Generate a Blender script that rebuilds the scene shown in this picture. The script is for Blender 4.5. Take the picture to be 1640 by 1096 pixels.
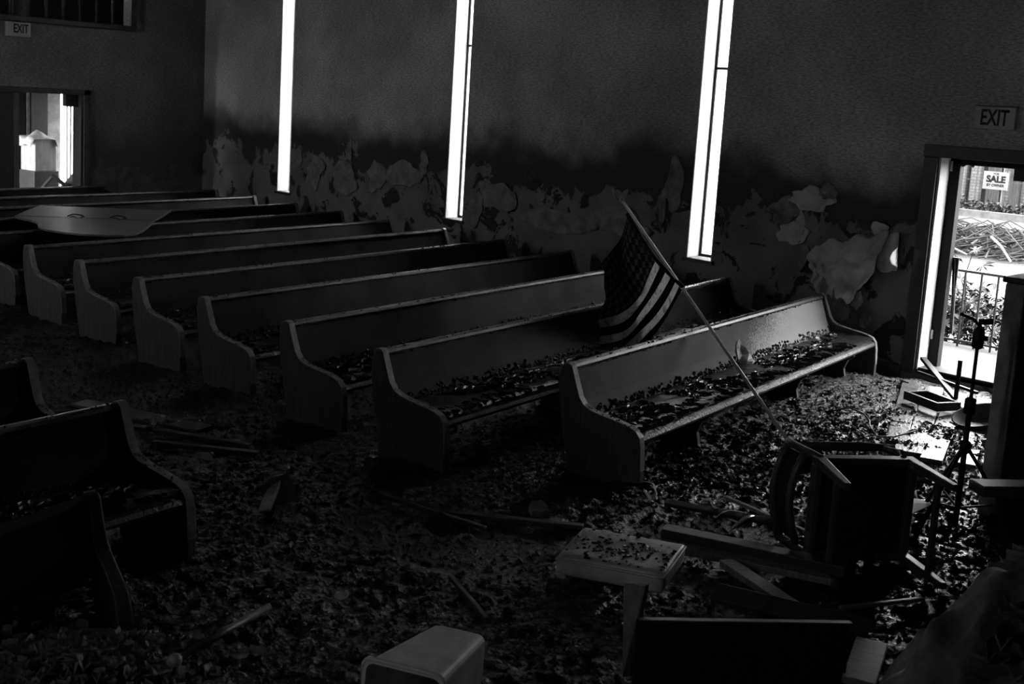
import bpy, bmesh, math, random
import numpy as np
from mathutils import Vector, Matrix, Euler

# ------------------------------------------------------------------ scene, camera, light
for o in list(bpy.data.objects):
    bpy.data.objects.remove(o, do_unlink=True)
SC = bpy.context.scene
COL = SC.collection
random.seed(7)
RNG = np.random.default_rng(11)

SC.view_settings.view_transform = 'Standard'
SC.view_settings.look = 'None'
SC.view_settings.gamma = 1.0
SC.view_settings.use_curve_mapping = False
SC.view_settings.exposure = 0.0
SC.cycles.use_denoising = True
SC.cycles.max_bounces = 6
SC.cycles.diffuse_bounces = 4
SC.cycles.glossy_bounces = 3
SC.cycles.transparent_max_bounces = 8
SC.cycles.sample_clamp_indirect = 6.0
SC.cycles.caustics_reflective = False
SC.cycles.caustics_refractive = False

cam_d = bpy.data.cameras.new('camera')
cam = bpy.data.objects.new('camera', cam_d)
COL.objects.link(cam)
SC.camera = cam
cam.location = (5.39791, -6.36971, 2.29791)
cam.rotation_euler = (1.41671887, -0.05744144, 0.78310562)
cam_d.sensor_width = 36.0
cam_d.lens = 36.0 * 1880.774 / 1640.0
cam_d.shift_x = (820 - 775.424) / 1640.0
cam_d.shift_y = (451.604 - 548) / 1640.0
cam_d.clip_start = 0.05
cam_d.clip_end = 200
cam_d.dof.use_dof = True
cam_d.dof.focus_distance = 8.6
cam_d.dof.aperture_fstop = 6.3

world = bpy.data.worlds.new('overcast_sky')
SC.world = world
world.use_nodes = True
WN = world.node_tree.nodes
WL = world.node_tree.links
WN.clear()
w_out = WN.new('ShaderNodeOutputWorld')
w_bg = WN.new('ShaderNodeBackground')
w_geo = WN.new('ShaderNodeTexCoord')
w_sep = WN.new('ShaderNodeSeparateXYZ')
w_ramp = WN.new('ShaderNodeValToRGB')
w_ramp.color_ramp.elements[0].position = 0.0
w_ramp.color_ramp.elements[0].color = (0.85, 0.85, 0.85, 1)
w_ramp.color_ramp.elements[1].position = 0.9
w_ramp.color_ramp.elements[1].color = (1, 1, 1, 1)
WL.new(w_geo.outputs['Generated'], w_sep.inputs[0])
WL.new(w_sep.outputs['Z'], w_ramp.inputs['Fac'])
WL.new(w_ramp.outputs['Color'], w_bg.inputs['Color'])
SKY = 36.0
w_bg.inputs['Strength'].default_value = SKY
WL.new(w_bg.outputs[0], w_out.inputs[0])

sun_d = bpy.data.lights.new('sun', 'SUN')
sun_d.energy = 8.0
sun_d.angle = math.radians(3)
sun = bpy.data.objects.new('sun', sun_d)
COL.objects.link(sun)
sun.rotation_euler = Vector((-0.8, 0.02, -0.7)).to_track_quat('-Z', 'Y').to_euler()


def portal(name, loc, normal, w, h):
    """Sampling portal in a wall opening (guides daylight through it; it gives off no light)."""
    d = bpy.data.lights.new(name, 'AREA')
    d.shape = 'RECTANGLE'
    d.size, d.size_y = w, h
    d.cycles.is_portal = True
    o = bpy.data.objects.new(name, d)
    COL.objects.link(o)
    o.location = loc
    q = Vector(normal).to_track_quat('-Z', 'Z')
    o.rotation_euler = q.to_euler()
    return o


# room: x from XB (back wall) to XF (chancel wall), y from YN (near wall) to YW (window wall)
XB, XF, YN, YW, ZC = -11.275, 8.6, -9.4, 4.0, 5.6
WT = 0.28
WIN_X = [(-9.2, -8.88), (-5.51, -5.19), (-1.76, -1.44)]
WIN_Z = (0.77, 5.0)
DOOR_X, DOOR_Z = (0.86, 1.86), (0.08, 2.06)
NEAR_FILL_WIN = [(-8.0, -7.60), (2.3, 2.39)]  # unseen openings added behind the camera to fill surfaces facing it
CH_WIN = []          # chancel wall windows (y ranges), behind the picture's right edge
CH_Z = (2.3, 4.6)

for i, (a, b) in enumerate(WIN_X):
    portal('portal', ((a + b) / 2, YW + WT + 0.02, sum(WIN_Z) / 2), (0, -1, 0), b - a, WIN_Z[1] - WIN_Z[0])
portal('portal', (sum(DOOR_X) / 2, YW + WT + 0.05, sum(DOOR_Z) / 2), (0, -1, 0), 1.0, 2.0)
for a, b in NEAR_FILL_WIN:
    portal('portal', ((a + b) / 2, YN - WT - 0.02, 2.9), (0, 1, 0), b - a, 4.2)
for a, b in CH_WIN:
    p_ = portal('portal', (XF + WT + 0.02, (a + b) / 2, sum(CH_Z) / 2), (-1, 0, 0), b - a, CH_Z[1] - CH_Z[0])


# ------------------------------------------------------------------ noise helpers
def make_noise(seed):
    r = np.random.default_rng(seed)
    lat = r.random((256, 256))

    def f(x, y):
        xi = np.floor(x).astype(int)
        yi = np.floor(y).astype(int)
        fx = x - xi
        fy = y - yi
        fx = fx * fx * (3 - 2 * fx)
        fy = fy * fy * (3 - 2 * fy)
        a = lat[xi & 255, yi & 255]
        b = lat[(xi + 1) & 255, yi & 255]
        c = lat[xi & 255, (yi + 1) & 255]
        d = lat[(xi + 1) & 255, (yi + 1) & 255]
        return (a * (1 - fx) + b * fx) * (1 - fy) + (c * (1 - fx) + d * fx) * fy
    return f


N1, N2, N3, N4, N5 = [make_noise(s) for s in (1, 2, 3, 4, 5)]


def mud_height(x, y):
    x = np.asarray(x, float)
    y = np.asarray(y, float)
    h = 0.045 * (N1(x * 1.1, y * 1.1) - .5) + 0.035 * (N2(x * 3.1 + 7, y * 3.1) - .5)
    r = np.abs(N3(x * 7.3, y * 7.3 + 3) - .5) * 2
    h = h + 0.022 * (0.5 - r)
    lump = N4(x * 16, y * 16)
    h = h + 0.03 * (np.abs(lump - .5) - .25) + 0.026 * (N5(x * 27 + 5, y * 27) - .5)
    # smooth wet puddles
    pud = N1(x * .9 + 40, y * .9 + 11)
    k = np.clip((pud - .62) / .08, 0, 1)
    h = h * (1 - k) + (-0.02) * k
    # heaps of caked mud: bottom-left corner
    h = h + 0.11 * np.exp(-(((x - 1.5) / .35) ** 2 + ((y + 4.55) / .4) ** 2))
    return h


# ------------------------------------------------------------------ materials
def mat(name, base=(0.1,), rough=0.6, spec=0.5, metallic=0.0, noise=None, bump=None, stretch=(1, 1, 1), coat=0.0):
    """grey procedural material: noise=(scale, low, high) mixes two greys; bump=(scale, strength, distance)"""
    m = bpy.data.materials.new(name)
    m.use_nodes = True
    nt = m.node_tree
    b = nt.nodes['Principled BSDF']
    b.inputs['Roughness'].default_value = rough
    b.inputs['Specular IOR Level'].default_value = spec
    b.inputs['Metallic'].default_value = metallic
    b.inputs['Coat Weight'].default_value = coat
    g = base[0]
    b.inputs['Base Color'].default_value = (g, g, g, 1)
    if noise or bump:
        tc = nt.nodes.new('ShaderNodeTexCoord')
        mp = nt.nodes.new('ShaderNodeMapping')
        mp.inputs['Scale'].default_value = stretch
        nt.links.new(tc.outputs['Object'], mp.inputs['Vector'])
    if noise:
        n = nt.nodes.new('ShaderNodeTexNoise')
        n.inputs['Scale'].default_value = noise[0]
        n.inputs['Detail'].default_value = 6
        n.inputs['Roughness'].default_value = 0.65
        nt.links.new(mp.outputs[0], n.inputs['Vector'])
        r = nt.nodes.new('ShaderNodeValToRGB')
        lo, hi = noise[1], noise[2]
        r.color_ramp.elements[0].position = 0.35
        r.color_ramp.elements[0].color = (lo, lo, lo, 1)
        r.color_ramp.elements[1].position = 0.68
        r.color_ramp.elements[1].color = (hi, hi, hi, 1)
        nt.links.new(n.outputs['Fac'], r.inputs['Fac'])
        nt.links.new(r.outputs['Color'], b.inputs['Base Color'])
    if bump:
        n2 = nt.nodes.new('ShaderNodeTexNoise')
        n2.inputs['Scale'].default_value = bump[0]
        n2.inputs['Detail'].default_value = 5
        nt.links.new(mp.outputs[0], n2.inputs['Vector'])
        bp = nt.nodes.new('ShaderNodeBump')
        bp.inputs['Strength'].default_value = bump[1]
        bp.inputs['Distance'].default_value = bump[2]
        nt.links.new(n2.outputs['Fac'], bp.inputs['Height'])
        nt.links.new(bp.outputs[0], b.inputs['Normal'])
    return m


def math_node(nt, op, a, b=None, c=None, clamp=False):
    n = nt.nodes.new('ShaderNodeMath')
    n.operation = op
    n.use_clamp = clamp
    for i, v in enumerate((a, b, c)):
        if v is None:
            continue
        if hasattr(v, 'links') or hasattr(v, 'is_linked'):
            nt.links.new(v, n.inputs[i])
        else:
            n.inputs[i].default_value = v
    return n.outputs[0]


def noise_node(nt, vec, scale, detail=4, rough=.6, dist=0.0):
    n = nt.nodes.new('ShaderNodeTexNoise')
    n.inputs['Scale'].default_value = scale
    n.inputs['Detail'].default_value = detail
    n.inputs['Roughness'].default_value = rough
    n.inputs['Distortion'].default_value = dist
    nt.links.new(vec, n.inputs['Vector'])
    return n.outputs['Fac']


def map_range(nt, v, a, b, c=0.0, d=1.0):
    n = nt.nodes.new('ShaderNodeMapRange')
    n.interpolation_type = 'SMOOTHSTEP'
    nt.links.new(v, n.inputs['Value'])
    for i, q in zip((1, 2, 3, 4), (a, b, c, d)):
        n.inputs[i].default_value = q
    return n.outputs[0]


def mixf(nt, f, a, b):
    n = nt.nodes.new('ShaderNodeMix')
    n.data_type = 'FLOAT'
    for i, v in ((0, f), (2, a), (3, b)):
        if hasattr(v, 'is_linked'):
            nt.links.new(v, n.inputs[i])
        else:
            n.inputs[i].default_value = v
    return n.outputs[0]


def wall_material(name, upper, band, low, blotch, peel_z, band_z):
    """flood-stained painted wall: clean-ish grey above, dark mud tide band, peeled paint below the tide"""
    m = bpy.data.materials.new(name)
    m.use_nodes = True
    nt = m.node_tree
    b = nt.nodes['Principled BSDF']
    geo = nt.nodes.new('ShaderNodeNewGeometry')
    sep = nt.nodes.new('ShaderNodeSeparateXYZ')
    nt.links.new(geo.outputs['Position'], sep.inputs[0])
    P = geo.outputs['Position']
    st = nt.nodes.new('ShaderNodeMapping')
    st.inputs['Scale'].default_value = (1, 1, 3.2)
    nt.links.new(P, st.inputs['Vector'])
    big = noise_node(nt, P, 0.75, 3)
    med = noise_node(nt, P, 2.4, 6, .6)
    fine = noise_node(nt, st.outputs[0], 22, 6, .7)
    grit = noise_node(nt, st.outputs[0], 90, 3, .7)
    # upper paint
    u = math_node(nt, 'MULTIPLY', mixf(nt, map_range(nt, big, .3, .7), .72, 1.2), upper)
    u = math_node(nt, 'MULTIPLY', u, mixf(nt, map_range(nt, fine, .3, .7), .5, 1.45))
    u = math_node(nt, 'MULTIPLY', u, mixf(nt, map_range(nt, grit, .3, .7), .6, 1.4))
    # tide line wobble
    zz = math_node(nt, 'ADD', sep.outputs['Z'], math_node(nt, 'MULTIPLY', math_node(nt, 'SUBTRACT', big, .5), .9))
    zz = math_node(nt, 'ADD', zz, math_node(nt, 'MULTIPLY', math_node(nt, 'SUBTRACT', med, .5), .35))
    f_band = map_range(nt, zz, band_z + .42, band_z - .12)
    c = mixf(nt, f_band, u, band)
    # peeled zone
    tear = noise_node(nt, P, 1.25, 9, .68, .4)
    zp = math_node(nt, 'ADD', sep.outputs['Z'], math_node(nt, 'MULTIPLY', math_node(nt, 'SUBTRACT', tear, .5), 1.9))
    f_peel = map_range(nt, zp, peel_z + .012, peel_z - .012)
    bl = noise_node(nt, P, 2.6, 9, .68, .8)
    f_bl = map_range(nt, bl, .56, .575)
    lowc = math_node(nt, 'MULTIPLY', mixf(nt, map_range(nt, med, .3, .7), .75, 1.2), low)
    lowc = math_node(nt, 'MULTIPLY', lowc, mixf(nt, map_range(nt, grit, .3, .7), .85, 1.15))
    lowc = mixf(nt, f_bl, lowc, blotch)
    c = mixf(nt, f_peel, c, lowc)
    cc = nt.nodes.new('ShaderNodeCombineColor')
    for i in range(3):
        nt.links.new(c, cc.inputs[i])
    nt.links.new(cc.outputs[0], b.inputs['Base Color'])
    b.inputs['Roughness'].default_value = .75
    b.inputs['Specular IOR Level'].default_value = .25
    bp = nt.nodes.new('ShaderNodeBump')
    bp.inputs['Strength'].default_value = .55
    bp.inputs['Distance'].default_value = .012
    hh = math_node(nt, 'ADD', math_node(nt, 'MULTIPLY', fine, .6), math_node(nt, 'MULTIPLY', f_bl, -.35))
    hh = math_node(nt, 'ADD', hh, math_node(nt, 'MULTIPLY', f_peel, -.3))
    nt.links.new(hh, bp.inputs['Height'])
    nt.links.new(bp.outputs[0], b.inputs['Normal'])
    return m


def brick_material(name):
    m = bpy.data.materials.new(name)
    m.use_nodes = True
    nt = m.node_tree
    b = nt.nodes['Principled BSDF']
    geo = nt.nodes.new('ShaderNodeNewGeometry')
    rot = nt.nodes.new('ShaderNodeMapping')
    rot.inputs['Rotation'].default_value = (math.radians(-90), 0, 0)
    nt.links.new(geo.outputs['Position'], rot.inputs['Vector'])
    br = nt.nodes.new('ShaderNodeTexBrick')
    br.inputs['Scale'].default_value = 1.0
    br.inputs['Brick Width'].default_value = .24
    br.inputs['Row Height'].default_value = .085
    br.inputs['Mortar Size'].default_value = .012
    br.inputs['Color1'].default_value = (.022, .022, .022, 1)
    br.inputs['Color2'].default_value = (.038, .038, .038, 1)
    br.inputs['Mortar'].default_value = (.01, .01, .01, 1)
    nt.links.new(rot.outputs[0], br.inputs['Vector'])
    nt.links.new(br.outputs['Color'], b.inputs['Base Color'])
    bp = nt.nodes.new('ShaderNodeBump')
    bp.inputs['Distance'].default_value = .01
    bp.inputs['Strength'].default_value = .6
    nt.links.new(br.outputs['Fac'], bp.inputs['Height'])
    bp.invert = True
    nt.links.new(bp.outputs[0], b.inputs['Normal'])
    b.inputs['Roughness'].default_value = .85
    return m


def frosted_material(name):
    m = bpy.data.materials.new(name)
    m.use_nodes = True
    nt = m.node_tree
    nt.nodes.remove(nt.nodes['Principled BSDF'])
    out = nt.nodes['Material Output']
    tl = nt.nodes.new('ShaderNodeBsdfTranslucent')
    tl.inputs['Color'].default_value = (.9, .9, .9, 1)
    tr = nt.nodes.new('ShaderNodeBsdfTransparent')
    gl = nt.nodes.new('ShaderNodeBsdfGlossy')
    gl.inputs['Roughness'].default_value = .3
    mx = nt.nodes.new('ShaderNodeMixShader')
    mx.inputs[0].default_value = .5
    nt.links.new(tr.outputs[0], mx.inputs[1])
    nt.links.new(tl.outputs[0], mx.inputs[2])
    mx2 = nt.nodes.new('ShaderNodeMixShader')
    mx2.inputs[0].default_value = .05
    nt.links.new(mx.outputs[0], mx2.inputs[1])
    nt.links.new(gl.outputs[0], mx2.inputs[2])
    nt.links.new(mx2.outputs[0], out.inputs['Surface'])
    return m


def flag_material(name):
    """thirteen dirty stripes and a dark canton with rows of small stars, laid out on the cloth's own UVs"""
    m = bpy.data.materials.new(name)
    m.use_nodes = True
    nt = m.node_tree
    b = nt.nodes['Principled BSDF']
    uv = nt.nodes.new('ShaderNodeTexCoord')
    sep = nt.nodes.new('ShaderNodeSeparateXYZ')
    nt.links.new(uv.outputs['UV'], sep.inputs[0])
    U, V = sep.outputs['X'], sep.outputs['Y']       # U: along the hoist from the top, V: along the fly
    s = math_node(nt, 'MULTIPLY', U, 13.0)
    par = math_node(nt, 'MODULO', math_node(nt, 'FLOOR', s), 2.0)     # 0 dark stripe, 1 white stripe
    geo = nt.nodes.new('ShaderNodeNewGeometry')
    dirt = noise_node(nt, geo.outputs['Position'], 14, 6, .7)
    dirt2 = noise_node(nt, geo.outputs['Position'], 3.0, 3, .6)
    white = mixf(nt, map_range(nt, dirt, .36, .50), .4, .92)
    white = math_node(nt, 'MULTIPLY', white, mixf(nt, map_range(nt, dirt2, .35, .6), .65, 1.0))
    dark = .028
    stripes = mixf(nt, par, dark, white)
    can = math_node(nt, 'MULTIPLY', math_node(nt, 'LESS_THAN', U, 7 / 13.0), math_node(nt, 'LESS_THAN', V, 1.1))
    su = math_node(nt, 'SUBTRACT', math_node(nt, 'FRACT', math_node(nt, 'MULTIPLY', U, 13.0)), .5)
    sv = math_node(nt, 'SUBTRACT', math_node(nt, 'FRACT', math_node(nt, 'MULTIPLY', V, 12.0)), .5)
    rr = math_node(nt, 'ADD', math_node(nt, 'POWER', math_node(nt, 'ABSOLUTE', su), .7),
                   math_node(nt, 'POWER', math_node(nt, 'ABSOLUTE', sv), .7))
    star = math_node(nt, 'LESS_THAN', rr, .62)
    canton = mixf(nt, star, mixf(nt, map_range(nt, dirt, .4, .6), .02, .06), .15)
    c = mixf(nt, can, stripes, canton)
    cc = nt.nodes.new('ShaderNodeCombineColor')
    for i in range(3):
        nt.links.new(c, cc.inputs[i])
    nt.links.new(cc.outputs[0], b.inputs['Base Color'])
    b.inputs['Roughness'].default_value = .8
    b.inputs['Specular IOR Level'].default_value = .1
    tl = nt.nodes.new('ShaderNodeBsdfTranslucent')      # thin cloth lets light through
    nt.links.new(cc.outputs[0], tl.inputs['Color'])
    mx = nt.nodes.new('ShaderNodeMixShader')
    mx.inputs[0].default_value = .6
    nt.links.new(b.outputs[0], mx.inputs[1])
    nt.links.new(tl.outputs[0], mx.inputs[2])
    nt.links.new(mx.outputs[0], nt.nodes['Material Output'].inputs['Surface'])
    return m


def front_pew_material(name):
    """front pew: a dried film plus painted door light, pale on the half nearest the door, thinning out into dark specks of mud"""
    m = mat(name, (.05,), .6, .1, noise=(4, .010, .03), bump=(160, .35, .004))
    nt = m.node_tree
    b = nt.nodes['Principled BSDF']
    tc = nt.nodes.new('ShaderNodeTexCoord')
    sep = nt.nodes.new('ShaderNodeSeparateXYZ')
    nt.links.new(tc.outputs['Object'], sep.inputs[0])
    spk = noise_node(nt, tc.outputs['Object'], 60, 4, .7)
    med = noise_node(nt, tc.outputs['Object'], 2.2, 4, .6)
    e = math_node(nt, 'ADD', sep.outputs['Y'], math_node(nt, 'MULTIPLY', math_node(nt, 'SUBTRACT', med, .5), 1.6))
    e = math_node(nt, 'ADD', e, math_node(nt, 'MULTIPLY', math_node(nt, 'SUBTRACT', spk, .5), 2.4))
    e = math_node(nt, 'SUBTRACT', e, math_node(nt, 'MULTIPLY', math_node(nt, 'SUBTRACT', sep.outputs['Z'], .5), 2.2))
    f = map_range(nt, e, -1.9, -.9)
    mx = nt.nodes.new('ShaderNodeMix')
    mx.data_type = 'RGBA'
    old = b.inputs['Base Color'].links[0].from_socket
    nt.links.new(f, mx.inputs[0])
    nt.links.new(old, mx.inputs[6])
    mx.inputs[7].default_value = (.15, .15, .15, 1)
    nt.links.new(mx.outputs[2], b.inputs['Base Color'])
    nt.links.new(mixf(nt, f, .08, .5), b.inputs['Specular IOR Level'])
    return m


M = {}
M['wall'] = wall_material('stained_wall_paint', .42, .05, .17, .03, 1.36, 1.7)
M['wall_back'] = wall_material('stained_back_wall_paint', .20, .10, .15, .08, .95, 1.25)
M['plaster_plain'] = mat('dingy_plaster', (.16,), .8, .2, noise=(3, .1, .2), bump=(30, .3, .01))
M['ceiling'] = mat('ceiling_paint', (.18,), .9, .1, noise=(2, .12, .2))
M['mud'] = mat('wet_mud', (.01,), .22, .32, noise=(9, .005, .016), bump=(48, 1.0, .03))
M['mud_clod'] = mat('mud_clods', (.012,), .25, .35, noise=(20, .006, .02), bump=(90, .8, .012))
for k_ in ('mud', 'mud_clod'):       # paler towards the open door: its daylight is painted into the mud
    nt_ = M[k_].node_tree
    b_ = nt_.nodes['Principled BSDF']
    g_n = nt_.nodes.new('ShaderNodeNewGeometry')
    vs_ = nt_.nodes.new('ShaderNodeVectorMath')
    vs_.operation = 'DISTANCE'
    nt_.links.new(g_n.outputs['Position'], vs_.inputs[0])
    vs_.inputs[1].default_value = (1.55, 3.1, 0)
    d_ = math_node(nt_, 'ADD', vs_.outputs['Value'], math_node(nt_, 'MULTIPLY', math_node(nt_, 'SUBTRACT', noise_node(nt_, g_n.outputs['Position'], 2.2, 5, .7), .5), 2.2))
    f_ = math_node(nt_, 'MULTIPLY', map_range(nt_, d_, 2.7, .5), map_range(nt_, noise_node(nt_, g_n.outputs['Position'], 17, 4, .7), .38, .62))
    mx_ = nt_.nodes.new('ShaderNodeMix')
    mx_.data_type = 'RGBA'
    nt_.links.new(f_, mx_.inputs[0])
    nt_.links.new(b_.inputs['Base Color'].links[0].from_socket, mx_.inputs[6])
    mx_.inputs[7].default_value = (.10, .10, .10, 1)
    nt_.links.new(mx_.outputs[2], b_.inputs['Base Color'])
M['mud_flake'] = mat('dried_mud_flakes', (.03,), .28, .5, noise=(25, .014, .045), bump=(120, .5, .004))
M['pew'] = mat('mud_filmed_pew_wood', (.03,), .62, .07, noise=(1.3, .008, .034), bump=(160, .35, .004), stretch=(1, 1, 1))
M['pew_front'] = front_pew_material('front_pew_film_and_light')
M['pew_end'] = mat('pew_end_wood', (.05,), .5, .4, noise=(7, .028, .075), bump=(60, .5, .004), stretch=(7, 7, .5))
M['pew_rail'] = mat('pew_top_rail', (.07,), .4, .5, noise=(9, .035, .1), bump=(110, .5, .004))
M['pew_edge'] = mat('pew_edge_wood', (.26,), .5, .4, noise=(9, .14, .34), bump=(60, .5, .003))
M['pew_seat'] = mat('mud_coated_seat', (.035,), .4, .5, noise=(5, .02, .05), bump=(45, .9, .012))
M['dark_wood'] = mat('dark_wood', (.03,), .5, .4, noise=(8, .018, .045), bump=(40, .3, .004), stretch=(1, 8, 1))
M['mid_wood'] = mat('weathered_wood', (.2,), .55, .4, noise=(9, .12, .26), bump=(50, .4, .004), stretch=(8, 1, 1))
M['casing'] = mat('dark_casing_paint', (.025,), .45, .5, noise=(12, .015, .035))
M['white_paint'] = mat('dirty_white_paint', (.4,), .6, .3, noise=(6, .26, .5), stretch=(1, 1, .3))
M['frame_metal'] = mat('dark_storm_frame', (.006,), .6, .15, noise=(12, .004, .009))
M['reveal'] = mat('window_reveal_paint', (.75,), .6, .3, noise=(9, .6, .8))
M['frosted'] = frosted_material('frosted_pane')
M['sign_face'] = mat('exit_sign_face', (.45,), .5, .4, noise=(8, .36, .5))
M['sign_dark'] = mat('sign_letters', (.015,), .6, .3, noise=(8, .012, .02))
M['flag'] = flag_material('flag_cloth')
M['pole'] = mat('pole_varnish', (.6,), .3, .6, noise=(10, .45, .7), stretch=(1, 1, .3))
M['brass'] = mat('tarnished_brass', (.3,), .35, .5, metallic=.8, noise=(15, .2, .4))
M['black_fabric'] = mat('black_upholstery', (.012,), .8, .2, noise=(40, .008, .016))
M['chair_wood'] = mat('chair_frame_wood', (.05,), .45, .5, noise=(8, .03, .07), bump=(60, .3, .003))
M['cushion'] = mat('muddy_cushion_cover', (.36,), .5, .4, noise=(6, .25, .44), bump=(90, .4, .004))
M['lid'] = mat('piano_lid_lacquer', (.1,), .5, .4, noise=(4, .085, .115))
M['bin'] = mat('grey_bin_plastic', (.5,), .5, .4, noise=(7, .36, .6))
M['black_metal'] = mat('black_metal', (.006,), .5, .3, noise=(20, .004, .01))
M['paper'] = mat('soiled_paper', (.5,), .7, .2, noise=(8, .3, .62), bump=(30, .3, .004))
M['gilt'] = mat('worn_gilt', (.5,), .4, .6, noise=(30, .3, .6))
M['mound'] = mat('caked_rubble', (.3,), .6, .3, noise=(5, .1, .42), bump=(10, .8, .04))
M['strip'] = mat('glossy_torn_strip', (.75,), .25, .6, noise=(12, .5, .85))
M['grey_scrap'] = mat('grey_scrap', (.15,), .6, .3, noise=(12, .09, .2))
M['wallpaper'] = mat('loose_wallpaper', (.5,), .7, .2, noise=(5, .34, .6), bump=(80, .3, .003))
M['wallpaper_dark'] = mat('loose_wallpaper_dirty', (.2,), .7, .2, noise=(7, .12, .28), bump=(80, .3, .003))
M['floorboard'] = mat('washed_floorboard', (.05,), .4, .5, noise=(11, .008, .12), bump=(40, .6, .008), stretch=(.5, 1.6, 1))
M['concrete'] = mat('concrete', (.035,), .8, .2, noise=(6, .022, .045), bump=(40, .3, .006))
M['asphalt'] = mat('pale_drive', (.032,), .9, .1, noise=(1.3, .024, .04), bump=(20, .3, .01))
M['sign_ink'] = mat('sign_ink', (.003,), .9, .05, noise=(8, .002, .004))
M['brick'] = brick_material('pale_brick')
M['leaf'] = mat('leaves', (.014,), .6, .2, noise=(5, .006, .022))
M['big_leaf'] = mat('large_leaves', (.022,), .6, .2, noise=(5, .016, .028))
M['twig'] = mat('cut_branches', (.014,), .8, .1, noise=(5, .007, .022))
M['pale_twig'] = mat('pale_branch', (.045,), .8, .2, noise=(8, .035, .05))
M['gap'] = mat('dark_doorway_board', (.005,), .8, .1, noise=(4, .004, .007))
M['board_old'] = mat('old_boards', (.018,), .8, .1, noise=(6, .01, .026), stretch=(6, 1, .6))
M['sign_white'] = mat('sign_white', (.06,), .7, .1, noise=(5, .05, .065))
M['partition'] = mat('partition_plaster', (.4,), .8, .2, noise=(2.2, .12, .6), bump=(30, .4, .01))
M['vest'] = mat('vestibule_plaster', (.35,), .8, .2, noise=(4, .22, .42), bump=(20, .3, .01))
M['heap'] = mat('caked_mud_heap', (.16,), .55, .4, noise=(6, .07, .26), bump=(14, .5, .02))


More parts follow.
